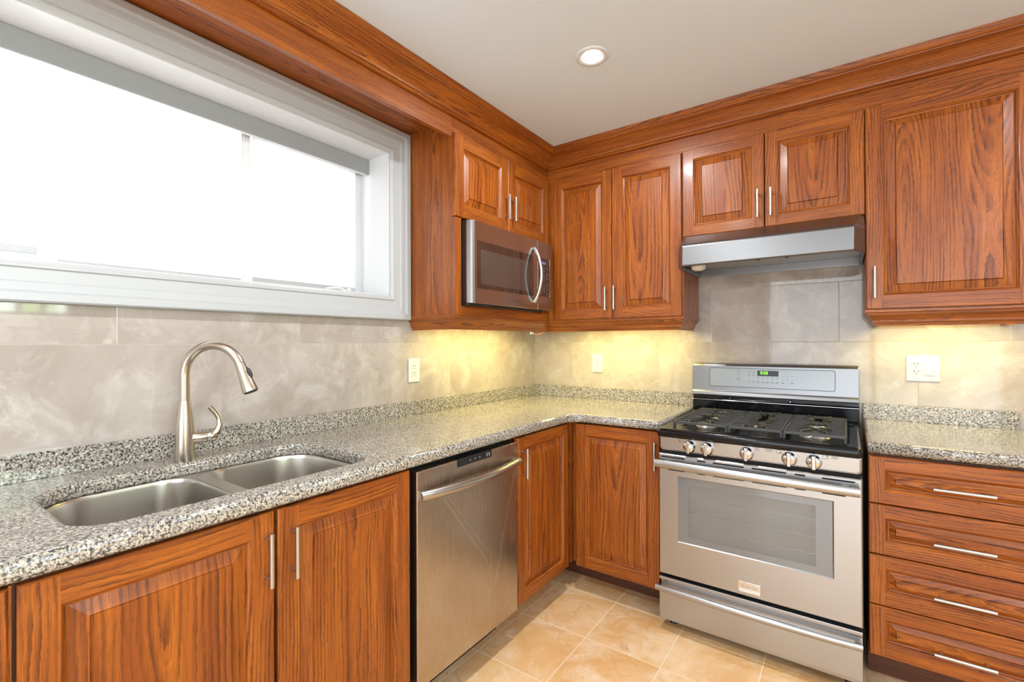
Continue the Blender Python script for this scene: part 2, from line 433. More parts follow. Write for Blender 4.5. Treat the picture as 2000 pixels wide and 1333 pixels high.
def door_mb(fr, s0, s1, z0, z1, st=.056, th=.020, horiz=False, boards=0):
    """raised-panel door; frame plane = back of the door, front at +th. boards: shift of the panel boards"""
    mb = MB(); seed = random.uniform(0, 60)
    def q(pts, g, vo, mi=0):
        P = [fr.P(a, z, n) for a, z, n in pts]
        if g == 'p': uv = [(seed+z*.8, vo+(a-(s0+s1)/2)*.78) for a, z, n in pts]
        elif g == 'z': uv = [(seed+z, vo+a) for a, z, n in pts]
        else: uv = [(seed+17+a, vo+z) for a, z, n in pts]
        mb.quad(P, uv, mi)
    vb = lambda c: random.randint(5, 60)*.2+.1-c
    e = .003
    # sides
    R0 = [(s0, z0), (s1, z0), (s1, z1), (s0, z1)]
    Re = [(s0+e, z0+e), (s1-e, z0+e), (s1-e, z1-e), (s0+e, z1-e)]
    vL, vR = vb(s0+st/2)+.055, vb(s1-st/2)-.06
    vB, vT = vb(z0+st/2)+.05, vb(z1-st/2)-.05
    G = [('x', vB), ('z', vR), ('x', vT), ('z', vL)]
    for i in range(4):
        j = (i+1) % 4; g, v = G[i]
        q([(*R0[i], 0), (*R0[j], 0), (*R0[j], th-e), (*R0[i], th-e)], g, v)
        q([(*R0[i], th-e), (*R0[j], th-e), (*Re[j], th), (*Re[i], th)], g, v)
    q([(*R0[3], 0), (*R0[2], 0), (*R0[1], 0), (*R0[0], 0)], 'z', vL)
    a0, a1, b0, b1 = s0+st, s1-st, z0+st, z1-st
    # flat stiles and rails
    q([(s0+e, z0+e, th), (a0, z0+e, th), (a0, z1-e, th), (s0+e, z1-e, th)], 'z', vL)
    q([(a1, z0+e, th), (s1-e, z0+e, th), (s1-e, z1-e, th), (a1, z1-e, th)], 'z', vR)
    q([(a0, z0+e, th), (a1, z0+e, th), (a1, b0, th), (a0, b0, th)], 'x', vB)
    q([(a0, b1, th), (a1, b1, th), (a1, z1-e, th), (a0, z1-e, th)], 'x', vT)
    # inner moulding, groove and raised panel
    k = .55 if horiz else 1
    steps = [(0, th), (.002, th-.0015), (.0035, th-.0045), (.007, th-.0075), (.0095, th-.0130), (.0125, th-.0140), (.0150, th-.0132),
             (.015+.026*k, th-.0045), (.015+.0275*k, th-.0058), (.015+.0295*k, th-.0008)]
    c = (s0+s1)/2 if not horiz else (z0+z1)/2
    vp = random.randint(5, 60)*.2+.1+boards-(c if horiz else 0); pg = 'x' if horiz else 'p'
    for n in range(len(steps)-1):
        (d0, h0), (d1, h1) = steps[n], steps[n+1]
        A = [(a0+d0, b0+d0), (a1-d0, b0+d0), (a1-d0, b1-d0), (a0+d0, b1-d0)]
        B = [(a0+d1, b0+d1), (a1-d1, b0+d1), (a1-d1, b1-d1), (a0+d1, b1-d1)]
        for i in range(4):
            j = (i+1) % 4
            g, v = (G[i] if n < 5 else (pg, vp))
            q([(*A[i], h0), (*A[j], h0), (*B[j], h1), (*B[i], h1)], g, v)
    d = steps[-1][0]; h = steps[-1][1]
    q([(a0+d, b0+d, h), (a1-d, b0+d, h), (a1-d, b1-d, h), (a0+d, b1-d, h)], pg, vp)
    return mb
def bar_handle(fr, s, z, length, plane, parent, vertical=True):
    """T-bar handle, 'plane' = front face of the door"""
    f2 = Frame(fr.k, plane); mb = MB(); h = length/2; pp = length*.37
    ends = [(s, z-h), (s, z+h)] if vertical else [(s-h, z), (s+h, z)]
    posts = [(s, z-pp), (s, z+pp)] if vertical else [(s-pp, z), (s+pp, z)]
    mb.tube([f2.P(*ends[0], .032), f2.P(*ends[1], .032)], .0058, 14)
    for p in posts: mb.tube([f2.P(*p, .0), f2.P(*p, .030)], .0042, 10)
    return build('handle', mb, SATIN, parent)
def door(name, fr, s0, s1, z0, z1, parent, handle=None, st=.056, horiz=False, boards=0, hl=.13, vertical=True):
    d = build(name, door_mb(fr, s0, s1, z0, z1, st, horiz=horiz, boards=boards), WOOD, parent)
    if handle: bar_handle(fr, handle[0], handle[1], hl, fr.p+.020, d, vertical)
    return d

# ------------------------------------------------------------------ room shell
H = 2.438
X1, Y0, Y1 = 4.30, -5.30, 0.0
WY0, WY1, WZ0, WZ1 = -3.42, -1.297, 1.507, 2.197          # left window opening
mb = MB(); mb.box(-.3, X1+.3, Y0-.3, .3, -.1, 0); struct(build('floor', mb, FLOORM))
mb = MB(); mb.box(-.3, X1+.3, Y0-.3, .3, H, H+.1); struct(build('ceiling', mb, CEIL))
mb = MB(); mb.box(-.3, 0, Y0, WY0, 0, H); mb.box(-.3, 0, WY1, .2, 0, H); mb.box(-.3, 0, WY0, WY1, 0, WZ0); mb.box(-.3, 0, WY0, WY1, WZ1, H)
struct(build('wall_left', mb, TILEL))
mb = MB(); mb.box(0, X1+.2, 0, .2, 0, H); struct(build('wall_back', mb, TILEB))
# right wall with a small divided window, rear wall with an added wide opening for fill light
RW = (-2.35, -1.575, 1.557, 2.15)
mb = MB(); a, b_, c, d = RW
mb.box(X1, X1+.2, Y0, -3.6, 0, H); mb.box(X1, X1+.2, b_, 0, 0, H); mb.box(X1, X1+.2, a, b_, 0, c); mb.box(X1, X1+.2, a, b_, d, H)
mb.box(X1, X1+.2, -3.6, a, 0, 1.2); mb.box(X1, X1+.2, -3.6, a, 2.2, H); mb.box(X1, X1+.2, -2.55, a, 1.2, 2.2)  # surround of the added unseen opening that holds the side fill
struct(build('wall_right', mb, WALLP))
mb = MB(); mb.box(-.3, .8, Y0-.2, Y0, 0, H); mb.box(3.4, X1+.2, Y0-.2, Y0, 0, H); mb.box(.8, 3.4, Y0-.2, Y0, 2.3, H); mb.box(.8, 3.4, Y0-.2, Y0, 0, .2)
struct(build('wall_rear', mb, WALLP))
w2 = MB()
for y in (a, (-1.97-1.881)/2, -1.769, b_): w2.box(X1-.01, X1+.05, y-.018, y+.018, c, d)
for z in (c, d): w2.box(X1-.01, X1+.05, a, b_, z-.018, z+.018)
w2.box(X1-.03, X1, a-.08, b_+.08, c-.09, c-.018); w2.box(X1-.03, X1, a-.08, b_+.08, d+.018, d+.09)
struct(build('window_2', w2, WHITE))
mb = MB(); mb.box(.8, 3.4, Y0-.1, Y0-.04, .2, .26); mb.box(.8, 3.4, Y0-.1, Y0-.04, 2.24, 2.3)
for x in (.83, 2.1, 3.37): mb.box(x-.03, x+.03, Y0-.1, Y0-.04, .2, 2.3)
struct(build('added_rear_window', mb, WHITE))  # frame of the added rear opening, unseen
for nm, dm in (('baseboard_right', (X1-.014, X1, Y0, 0, 0, .10)), ('baseboard_back', (2.46, X1-.014, -.014, 0, 0, .10))):
    struct(boxobj(nm, dm, WHITE))

# ------------------------------------------------------------------ left window
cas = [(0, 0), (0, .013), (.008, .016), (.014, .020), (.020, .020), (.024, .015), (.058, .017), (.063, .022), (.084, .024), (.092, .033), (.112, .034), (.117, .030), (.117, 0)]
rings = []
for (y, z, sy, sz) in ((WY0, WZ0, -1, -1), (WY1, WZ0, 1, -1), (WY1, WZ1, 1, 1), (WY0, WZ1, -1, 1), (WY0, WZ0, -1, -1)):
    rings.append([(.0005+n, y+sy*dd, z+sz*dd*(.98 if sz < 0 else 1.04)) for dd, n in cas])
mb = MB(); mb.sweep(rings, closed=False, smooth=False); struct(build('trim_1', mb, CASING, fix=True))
mb = MB(); xd = -.235
mb.box(xd, .006, WY1-.004, WY1+.012, WZ0, WZ1); mb.box(xd, .006, WY0-.012, WY0+.004, WZ0, WZ1)
mb.box(xd, .006, WY0, WY1, WZ0-.012, WZ0+.003); mb.box(xd, .006, WY0, WY1, WZ1-.003, WZ1+.012)
win = struct(build('window_1', mb, WHITE))
fz0, fz1 = WZ0+.003, WZ1-.003; fy0, fy1 = WY0+.004, WY1-.004
mull = [(-1.885, -1.852), (-2.50, -2.468)]
fb = MB(); fb.box(-.232, -.200, fy0, fy1, fz0, fz0+.016); fb.box(-.232, -.200, fy0, fy1, fz1-.03, fz1)
fb.box(-.232, -.200, fy0, fy0+.03, fz0+.016, fz1-.03); fb.box(-.232, -.200, fy1-.035, fy1, fz0+.016, fz1-.03)
for p, q_ in mull[:1]: fb.box(-.232, -.192, p, q_, fz0+.016, fz1-.03)
build('window_frame', fb, WHITE, win, .002)
for p, q_ in ((fy0+.03, -1.885), (-1.852, fy1-.035)):
    boxobj('pane', (-.220, -.216, p, q_, fz0+.016, fz1-.03), GLASS, win)
# crank handle of the right casement
ck = thing('window_crank', (-.150, -1.44, fz0+.0), 'small white folding crank handle at the right end of the window sill', 'window crank')
mb = MB(); mb.lathe((-.150, -1.44, fz0), (0, 0, 1), [(.016, 0), (.016, .010), (.011, .024)], 16); build('crank_base', mb, PLATE, ck)
mb = MB(); mb.tube([(-.150, -1.44, fz0+.022), (-.142, -1.47, fz0+.030), (-.134, -1.51, fz0+.026), (-.130, -1.55, fz0+.018)], [.007, .007, .0055, .005], 10)
mb.lathe((-.150, -1.425, fz0+.026), (0, 1, 0), [(.004, 0), (.008, .008), (.008, .018), (.004, .024)], 12); build('crank_arm', mb, PLATE, ck)
# blind cassette and the three roller blinds
cs = thing('blind_cassette', (-.165, -2.36, 2.12), 'long grey roller blind cassette across the top of the window recess', 'blind cassette')
mb = MB(); mb.box(-.146, -.139, fy0, fy1-.001, 2.121, 2.1935)
build('front_cover', mb, CASS, cs, .0015)
mb = MB(); mb.box(-.168, -.1462, fy0, fy1-.001, 2.1215, 2.130); build('bottom_lip', mb, WHITE, cs, .001)
def blind(y0, y1, zh, label, chain):
    t = thing('roller_blind', (-.186, (y0+y1)/2, zh), label, 'roller blind', 'white roller blinds in the left window')
    boxobj('fabric', (-.1872, -.1866, y0, y1, zh+.020, 2.184), FABRIC, t)
    boxobj('hem_bar', (-.191, -.183, y0, y1, zh, zh+.022), HEM, t, .002)
    boxobj('roller', (-.1995, -.1790, y0+.002, y1-.002, 2.132, 2.184), WHITE, t, .008, seg=3)
    for cy in chain:
        mb = MB()
        for z in [1.535+i*.009 for i in range(66)]:
            mb.lathe((-.172, cy, z), (0, 0, 1), [(.0005, -.0018), (.0016, -.001), (.0018, 0), (.0016, .001), (.0005, .0018)], 6)
        mb.tube([(-.172, cy, 1.53), (-.172, cy, 2.13)], .0005, 5)
        build('bead_chain', mb, PLATE, t)
blind(fy0+.01, -2.478, 1.550, 'left white roller blind with its grey hem bar raised just above the sill', ())
blind(-2.432, -1.892, 1.521, 'widest white roller blind, middle one, hem bar lowered onto the sill', (-1.885,))
blind(-1.845, -1.352, 1.531, 'right white roller blind beside the window crank, narrower than the middle one', (-1.862, -1.318))

# ------------------------------------------------------------------ crown, frieze and soffit woodwork
FO = .305
prof = [(FO-.02, 2.336), (FO+.012, 2.336), (FO+.018, 2.339), (FO+.018, 2.344), (FO+.014, 2.348), (FO+.020, 2.352), (FO+.022, 2.358),
        (FO+.027, 2.366), (FO+.035, 2.376), (FO+.046, 2.388), (FO+.060, 2.399), (FO+.072, 2.405), (FO+.078, 2.406), (FO+.079, 2.410),
        (FO+.086, 2.415), (FO+.091, 2.422), (FO+.094, 2.428), (FO+.096, 2.4375), (FO-.02, 2.4375)]
mb = MB(); mb.sweep([[(o, -4.4, z) for o, z in prof], [(o, -2.2, z) for o, z in prof], [(o, -o, z) for o, z in prof]], uv=(3.3, 4.03))
mb.sweep([[(o, -o, z) for o, z in prof], [(1.8, -o, z) for o, z in prof], [(3.0, -o, z) for o, z in prof]], uv=(11.1, 7.07))
struct(build('trim_2', mb, WOOD, fix=False), 'stained oak crown moulding')
mb = MB(); mb.box(FO-.022, FO, -4.4, -1.176, 2.243, 2.336, grain='y', off=(5, 6.19)); mb.box(FO-.022, FO, -1.176, -FO, 2.258, 2.336, grain='y', off=(7.2, 6.19))
mb.box(FO-.022, 3.0, -FO, -FO+.022, 2.258, 2.336, grain='x', off=(9, 8.99))
struct(build('trim_3', mb, WOOD, bevel=.001), 'oak frieze board under the crown')
mb = MB(); mb.box(.0005, FO-.022, -4.4, -1.176, 2.323, 2.336, grain='y', off=(15, 9.13))
struct(build('trim_4', mb, WOOD), 'oak soffit board above the window')

# ------------------------------------------------------------------ wall cabinets
FL = Frame('L', FO); FB = Frame('B', FO)
ZB = 1.412
def rail_profile(o):  # light rail under the cabinets, o = outer offset
    return [(o-.018, ZB), (o, ZB), (o, ZB-.010), (o-.006, ZB-.014), (o-.007, ZB-.020), (o-.018, ZB-.030), (o-.025, ZB-.044), (o-.026, ZB-.052),
            (o-.034, ZB-.058), (o-.036, ZB-.068), (o-.054, ZB-.068), (o-.054, ZB-.052), (o-.040, ZB-.030)]
# microwave cabinet
c1 = thing('wall_cabinet', (.15, -.73, ZB), 'oak wall cabinet with two small doors above the built-in microwave, beside the window', 'cabinet')
mb = MB(); T = .018
mb.box(.0005, FO, -1.176, -1.158, ZB, 2.334, grain='z', off=(31.3, 2.06)); mb.box(.0005, .30, -.40, -.385, ZB, 2.30); mb.box(.0005, FO, -1.158, -.40, ZB, ZB+.018, grain='y')
mb.box(.0005, FO, -1.158, -.40, 1.872, 1.890, grain='y'); mb.box(.0005, .012, -1.158, -.40, ZB+.018, 1.872, grain='y')
mb.box(.0005, .30, -1.158, -.40, 2.24, 2.256, grain='y')
build('body', mb, WOOD, c1, .0008)
mb = MB(); mb.box(FO+.0004, FO+.019, -1.1755, -1.134, ZB, 1.868, grain='z', off=(2.2, 3.15)); mb.box(FO+.0004, FO+.019, -1.134, -.345, ZB, 1.455, grain='y', off=(8.4, 3.02))
mb.box(FO-.02, FO+.010, -.395, -.337, 1.455, 1.872, grain='z', off=(2.7, 5.15))
build('face_frame', mb, WOOD, c1, .0012)
door('door', FL, -1.1755, -.757, 1.872, 2.262, c1, (-.785, 1.998), st=.060)
door('door', FL, -.753, -.337, 1.872, 2.262, c1, (-.727, 1.998), st=.060)
def light_rail(rings, parent): 
    mb = MB(); mb.sweep(rings, uv=(random.uniform(0, 30), 4.04)); return build('light_rail', mb, WOOD, parent)
# rails: side return by the window, then left front
o_ = .322
P = rail_profile(o_)
def side_ring(x, base, sign, pr=P):   # profile turned to run along x; outer face at y=base
    return [(x, base+sign*(o_-o), z) for o, z in pr]
mitre = [(o, -1.181+(o_-o), z) for o, z in P]
light_rail([[(.0005, -1.181+(o_-o), z) for o, z in P], mitre, [(o, -o, z) for o, z in P]], c1)
# corner wall cabinet on the back wall
c2 = thing('wall_cabinet', (.72, -.15, ZB), 'tall two-door oak wall cabinet in the corner, left of the range hood', 'cabinet')
mb = MB(); mb.box(.33, 1.0995, -.30, -.0005, ZB, ZB+.018, grain='x'); mb.box(1.100, 1.118, -FO, -.0005, ZB, 2.257, grain='z', off=(12, 7.16))
mb.box(.345, 1.10, -.30, -.0005, 2.239, 2.257, grain='x'); mb.box(.345, 1.10, -.010, -.0005, ZB+.018, 2.239); mb.box(.345, .36, -.30, -.0005, ZB+.018, 2.239)
build('body', mb, WOOD, c2, .0008)
mb = MB(); mb.box(.306, .352, -FO-.012, -.285, ZB, 2.257, grain='z', off=(12, 9.16)); build('face_frame', mb, WOOD, c2, .001)
door('door', FB, .354, .727, ZB+.003, 2.257, c2, (.700, 1.525), st=.056)
door('door', FB, .731, 1.112, ZB+.003, 2.257, c2, (.752, 1.528), st=.056, boards=.03)
xe = 1.123
light_rail([[(o, -o, z) for o, z in P], [(xe-(o_-o), -o, z) for o, z in P], [(xe-(o_-o), -.0005, z) for o, z in P]], c2)
# cabinet above the hood
c3 = thing('wall_cabinet', (1.495, -.15, 1.815), 'short two-door oak wall cabinet above the steel range hood', 'cabinet')
mb = MB(); mb.box(1.1185, 1.8675, -.30, -.0005, 1.815, 1.832, grain='x'); mb.box(1.1185, 1.1365, -.30, -.0005, 1.832, 2.257); mb.box(1.8495, 1.8675, -.30, -.0005, 1.832, 2.257)
mb.box(1.1365, 1.8495, -.30, -.0005, 2.24, 2.257, grain='x'); mb.box(1.1365, 1.8495, -.010, -.0005, 1.832, 2.24)
build('body', mb, WOOD, c3, .0008)
door('door', FB, 1.121, 1.491, 1.818, 2.260, c3, (1.466, 1.926), st=.050)
door('door', FB, 1.495, 1.868, 1.818, 2.260, c3, (1.520, 1.925), st=.050)
# right wall cabinet
c4 = thing('wall_cabinet', (2.13, -.15, ZB), 'large single-door oak wall cabinet with broad arched grain, right of the hood', 'cabinet')
mb = MB(); mb.box(1.870, 1.888, -.303, -.0005, ZB, 2.257, off=(4, 9.14)); mb.box(2.362, 2.380, -.303, -.0005, ZB, 2.257); mb.box(1.888, 2.362, -.303, -.0005, ZB, ZB+.018, grain='x')
mb.box(1.888, 2.362, -.303, -.0005, 2.24, 2.257, grain='x'); mb.box(1.888, 2.362, -.010, -.0005, ZB+.018, 2.24)
build('body', mb, WOOD, c4, .0008)
door('door', FB, 1.8715, 2.378, ZB+.003, 2.266, c4, (1.899, 1.525), st=.056, boards=.1)
xa, xb = 1.868, 2.385
light_rail([[(xa+(o_-o), -.0005, z) for o, z in P], [(xa+(o_-o), -o, z) for o, z in P], [(xb-(o_-o), -o, z) for o, z in P], [(xb-(o_-o), -.0005, z) for o, z in P]], c4)

# under-cabinet lamps
def ulamp(dm, label):
    t = thing('cabinet_lamp', ((dm[0]+dm[1])/2, (dm[2]+dm[3])/2, 1.388), label, 'under-cabinet lamp', 'strip lamps under the wall cabinets')
    boxobj('housing', (dm[0], dm[1], dm[2], dm[3], 1.396, 1.4118), PLATE, t, .002)
    e = .006; boxobj('diffuser', (dm[0]+e, dm[1]-e, dm[2]+e, dm[3]-e, 1.390, 1.396), WARMG, t)
ulamp((.160, .210, -1.09, -.36), 'warm strip lamp under the microwave cabinet')
ulamp((.38, 1.06, -.210, -.160), 'warm strip lamp under the corner wall cabinet')
ulamp((1.92, 2.32, -.210, -.160), 'warm strip lamp under the right wall cabinet')
wr = thing('lamp_wire', (.268, -.33, 1.32), 'short loose wire with connectors dangling below the corner light rail', 'wire')
mb = MB(); mb.tube([(.270, -.30, 1.365), (.262, -.30, 1.345), (.252, -.31, 1.332), (.238, -.335, 1.329), (.225, -.355, 1.333)], .003, 8); build('wire', mb, simple('copper_wire', (.7, .28, .10), .4), wr)
mb = MB(); mb.tube([(.225, -.355, 1.333), (.215, -.372, 1.336)], .0065, 10); build('connector', mb, simple('grey_connector', (.42, .42, .55), .4), wr)

# ------------------------------------------------------------------ base cabinets
LF = .622; FLB = Frame('L', LF-.002); FBB = Frame('B', LF-.002)
ZT, ZL = .866, .132
def carcass(x0, x1, y0, y1, parent, grain_front='z', kick=None, hollow=None):
    mb = MB(); mb.box(x0, x1, y0, y1, ZL, ZT if not hollow else hollow); build('body', mb, WOOD, parent, .001)
    if kick:
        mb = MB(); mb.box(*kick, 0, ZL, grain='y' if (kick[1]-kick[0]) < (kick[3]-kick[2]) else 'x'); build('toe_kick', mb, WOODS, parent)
b0 = thing('base_cabinet', (.3, -2.95, 0), 'oak base cabinet at the left edge of the picture, only a sliver showing', 'cabinet')
carcass(.0005, .598, -3.30, -2.6415, b0, kick=(.02, .500, -3.30, -2.6415))
boxobj('face_stile', (.598, .632, -2.6455, -2.6415, ZL, ZT), WOOD, b0)
door('door', FLB, -3.29, -2.646, ZL, ZT-.003, b0)
b1 = thing('base_cabinet', (.3, -2.2, 0), 'oak sink base cabinet with two raised-panel doors below the double sink', 'cabinet')
carcass(.0005, .598, -2.641, -1.742, b1, kick=(.02, .500, -2.641, -1.742), hollow=.63)
mb = MB(); mb.box(.590, .619, -2.641, -2.630, ZL, ZT); mb.box(.590, .620, -2.20, -2.17, ZL, ZT); mb.box(.590, .620, -1.752, -1.742, ZL, ZT); mb.box(.590, .6195, -2.630, -1.752, ZT-.018, ZT, grain='y')
mb.box(.0005, .598, -2.641, -2.623, .63, ZT); mb.box(.0005, .598, -1.760, -1.742, .63, ZT)
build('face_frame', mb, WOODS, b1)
door('door', FLB, -2.636, -2.190, ZL, ZT-.003, b1, (-2.213, .755), st=.055)
door('door', FLB, -2.181, -1.744, ZL, ZT-.003, b1, (-2.148, .752), st=.055)
b2 = thing('base_cabinet', (.55, -.55, 0), 'corner oak base cabinet whose two doors meet at the inner corner, between dishwasher and range', 'cabinet')
mb = MB(); mb.box(.0005, .598, -1.125, -.0005, ZL, ZT); mb.box(.598, 1.098, -.598, -.0005, ZL, ZT); mb.box(.598, .628, -.628, -.598, ZL, ZT, grain='z')
build('body', mb, WOOD, b2, .001)
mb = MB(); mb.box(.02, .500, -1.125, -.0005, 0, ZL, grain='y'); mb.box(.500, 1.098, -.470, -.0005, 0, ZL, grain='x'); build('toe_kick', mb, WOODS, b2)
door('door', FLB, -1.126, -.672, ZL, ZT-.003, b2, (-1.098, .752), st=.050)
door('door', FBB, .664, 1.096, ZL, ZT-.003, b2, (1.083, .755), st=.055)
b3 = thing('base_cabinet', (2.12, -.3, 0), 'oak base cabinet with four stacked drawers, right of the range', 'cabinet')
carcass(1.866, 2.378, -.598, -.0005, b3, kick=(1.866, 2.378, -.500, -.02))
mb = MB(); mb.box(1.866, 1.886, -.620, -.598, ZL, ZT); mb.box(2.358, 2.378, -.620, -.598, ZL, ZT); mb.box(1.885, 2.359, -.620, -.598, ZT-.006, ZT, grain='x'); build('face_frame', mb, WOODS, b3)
zz = [ZT-.002, .690, .506, .322, ZL+.004]
hz = [.776, .588, .405, .2165]
for i in range(4):
    d_ = door('drawer', FBB, 1.8665, 2.378, zz[i+1]+.002, zz[i]-.002, b3, None, st=.046, horiz=True)
    bar_handle(FBB, 2.117, hz[i], .152, FBB.p+.020, d_, False)

# ------------------------------------------------------------------ countertops
CT, CB = .914, .8706
def arc(cx, cy, r, a0, a1, n=10): return [(cx+r*math.cos(R(a0+(a1-a0)*k/n)), cy+r*math.sin(R(a0+(a1-a0)*k/n))) for k in range(n+1)]
outer = [(.001, -3.32), (.65, -3.32)]
outer += arc(.65+.07, -.65-.07, .07, 180, 90)
outer += [(1.099, -.65), (1.099, -.001), (.001, -.001)]
SX0, SX1, SY0, SY1 = .150, .570, -2.545, -1.830
cut = rrect(SX0, SX1, SY0, SY1, [.085, .115, .115, .085], 10)
ct = thing('countertop', (.3, -1.6, CB), 'long L-shaped speckled grey granite countertop with the sink cut into it', 'countertop')
build('slab', curve_mb([outer, list(reversed(cut))], (CT+CB)/2, CT-CB, .014, 5), GRAN, ct, fix=True)
mb = MB(); mb.box(.0008, .020, -3.32, -.0008, CT, .987); mb.box(.020, 1.099, -.020, -.0008, CT, .987); build('upstand', mb, GRAN, ct, .0015)
ct2 = thing('countertop', (2.14, -.3, CB), 'short speckled granite countertop over the drawers, right of the range', 'countertop')
build('slab', curve_mb([[(1.866, -.65), (2.42, -.65), (2.42, -.001), (1.866, -.001)]], (CT+CB)/2, CT-CB, .014, 5), GRAN, ct2, fix=True)
mb = MB(); mb.box(1.866, 2.379, -.020, -.0008, CT, .987); build('upstand', mb, GRAN, ct2, .0015)

# ------------------------------------------------------------------ sink
sk = thing('sink', (.36, -2.2, .68), 'undermount double-bowl stainless steel sink in front of the faucet', 'sink')
RZ = .8735
bw = [(SX0+.001, SX1-.001, SY0+.001, -2.203, [.060, .085, .114, .084]), (SX0+.001, SX1-.001, -2.169, SY1-.001, [.084, .114, .085, .060])]
rim = curve_mb([rrect(SX0+.0004, SX1-.0004, SY0+.0004, SY1-.0004, [.085, .115, .115, .085], 10)]+[list(reversed(rrect(a+.004, b_-.004, c+.004, d-.002, [max(q-.004, .02) for q in r], 10))) for a, b_, c, d, r in bw], RZ+.001, .003, .0, 0)
build('rim', rim, SINKM, sk)
for a, b_, c, d, r in bw:
    mb = MB(); rings = []
    for ins, z in ((.0035, RZ+.0025), (.0045, RZ), (.006, RZ-.010), (.010, RZ-.10), (.014, RZ-.160), (.019, RZ-.176), (.030, RZ-.186), (.050, RZ-.190), (.10, RZ-.192), (.150, RZ-.194)):
        rr_ = [max(q-ins*.6, .03) for q in r]
        rings.append([(x, y, z) for x, y in rrect(a+ins, b_-ins, c+ins, d-ins, [min(q, (b_-a)/2-ins-.001, (d-c)/2-ins-.001) for q in rr_], 10)])
    mb.sweep(rings, smooth=True, caps=False)
    L_ = rings[-1]; mb.quad(L_, None, 0, False)
    bo = build('bowl', mb, SINKM, sk)
    cxx, cyy = (a+b_)/2, (c+d)/2
    mb = MB(); mb._lathe2(Vector((cxx, cyy, RZ-.194)), Vector((0, 0, 1)), [(.001, .0015), (.030, .0015), (.036, .004), (.044, .003), (.046, .0005)], 24, 0); build('drain', mb, CHROME, sk)

# ------------------------------------------------------------------ faucet
fx, fy = .114, -2.197
fa = thing('faucet', (fx, fy, CT), 'brushed nickel pull-down faucet with a high arched spout behind the sink', 'faucet')
mb = MB(); mb.lathe((fx, fy, CT), (0, 0, 1), [(.0275, 0), (.0280, .004), (.0272, .03), (.0262, .07), (.0245, .11), (.0210, .145), (.0172, .172), (.0150, .188)], 32); build('body', mb, NICKEL, fa)
th = R(33); dx, dy = math.cos(th), math.sin(th); RA = .092; z0 = 1.183; sw = R(158); HL = .094
def FP(r, z): return (fx+dx*r, fy+dy*r, z)
path = [FP(0, 1.1025), FP(0, 1.14), FP(0, z0)]
for k in range(1, 29): a = sw*k/28; path.append(FP(RA-RA*math.cos(a), z0+RA*math.sin(a)))
mb = MB(); mb.tube(path, .0142, 24); build('spout', mb, NICKEL, fa)
jr, jz = RA-RA*math.cos(sw), z0+RA*math.sin(sw); er, ez = math.sin(sw), math.cos(sw)
mb = MB(); prof_h = [(.0146, .0005), (.0148, .012), (.0165, .035), (.0195, .06), (.0225, .085), (.0230, HL)]
mb.lathe(FP(jr, jz), (dx*er, dy*er, ez), prof_h, 28); hd = build('spray_head', mb, NICKEL, fa)
mb = MB(); mb.lathe(FP(jr+er*HL, jz+ez*HL), (dx*er, dy*er, ez), [(.0185, 0), (.0185, .003)], 24); build('nozzle_ring', mb, RUBBER, hd)
nx, nz = -ez, er   # outward side of the head
mb = MB(); mb.tube([FP(jr+er*.020+nx*.0155, jz+ez*.020+nz*.0155), FP(jr+er*.030+nx*.0185, jz+ez*.030+nz*.0185), FP(jr+er*.045+nx*.0195, jz+ez*.045+nz*.0195), FP(jr+er*.055+nx*.0185, jz+ez*.055+nz*.0185)], [.003, .006, .006, .003], 10); build('spray_button', mb, BLACK, hd)
# side lever: runs toward the camera's right
hx, hy = .30, .954
def HP(r, z): return (fx+hx*r, fy+hy*r, z)
mb = MB(); mb.lathe(HP(.015, .982), (hx, hy, .02), [(.0175, 0), (.0180, .004), (.0180, .040), (.0172, .0425)], 24); st_ = build('valve_stub', mb, NICKEL, fa)
mb = MB(); mb.lathe(HP(.0580, .983), (hx, hy, .02), [(.0160, 0), (.0178, .002), (.0176, .014), (.0150, .024), (.008, .031)], 24)
mb.tube([HP(.074, .985), HP(.088, .998), HP(.094, 1.018), HP(.090, 1.040), HP(.080, 1.058), HP(.066, 1.076)], [.013, .0125, .0085, .0068, .0068, .0078], 14)
build('lever', mb, NICKEL, fa)

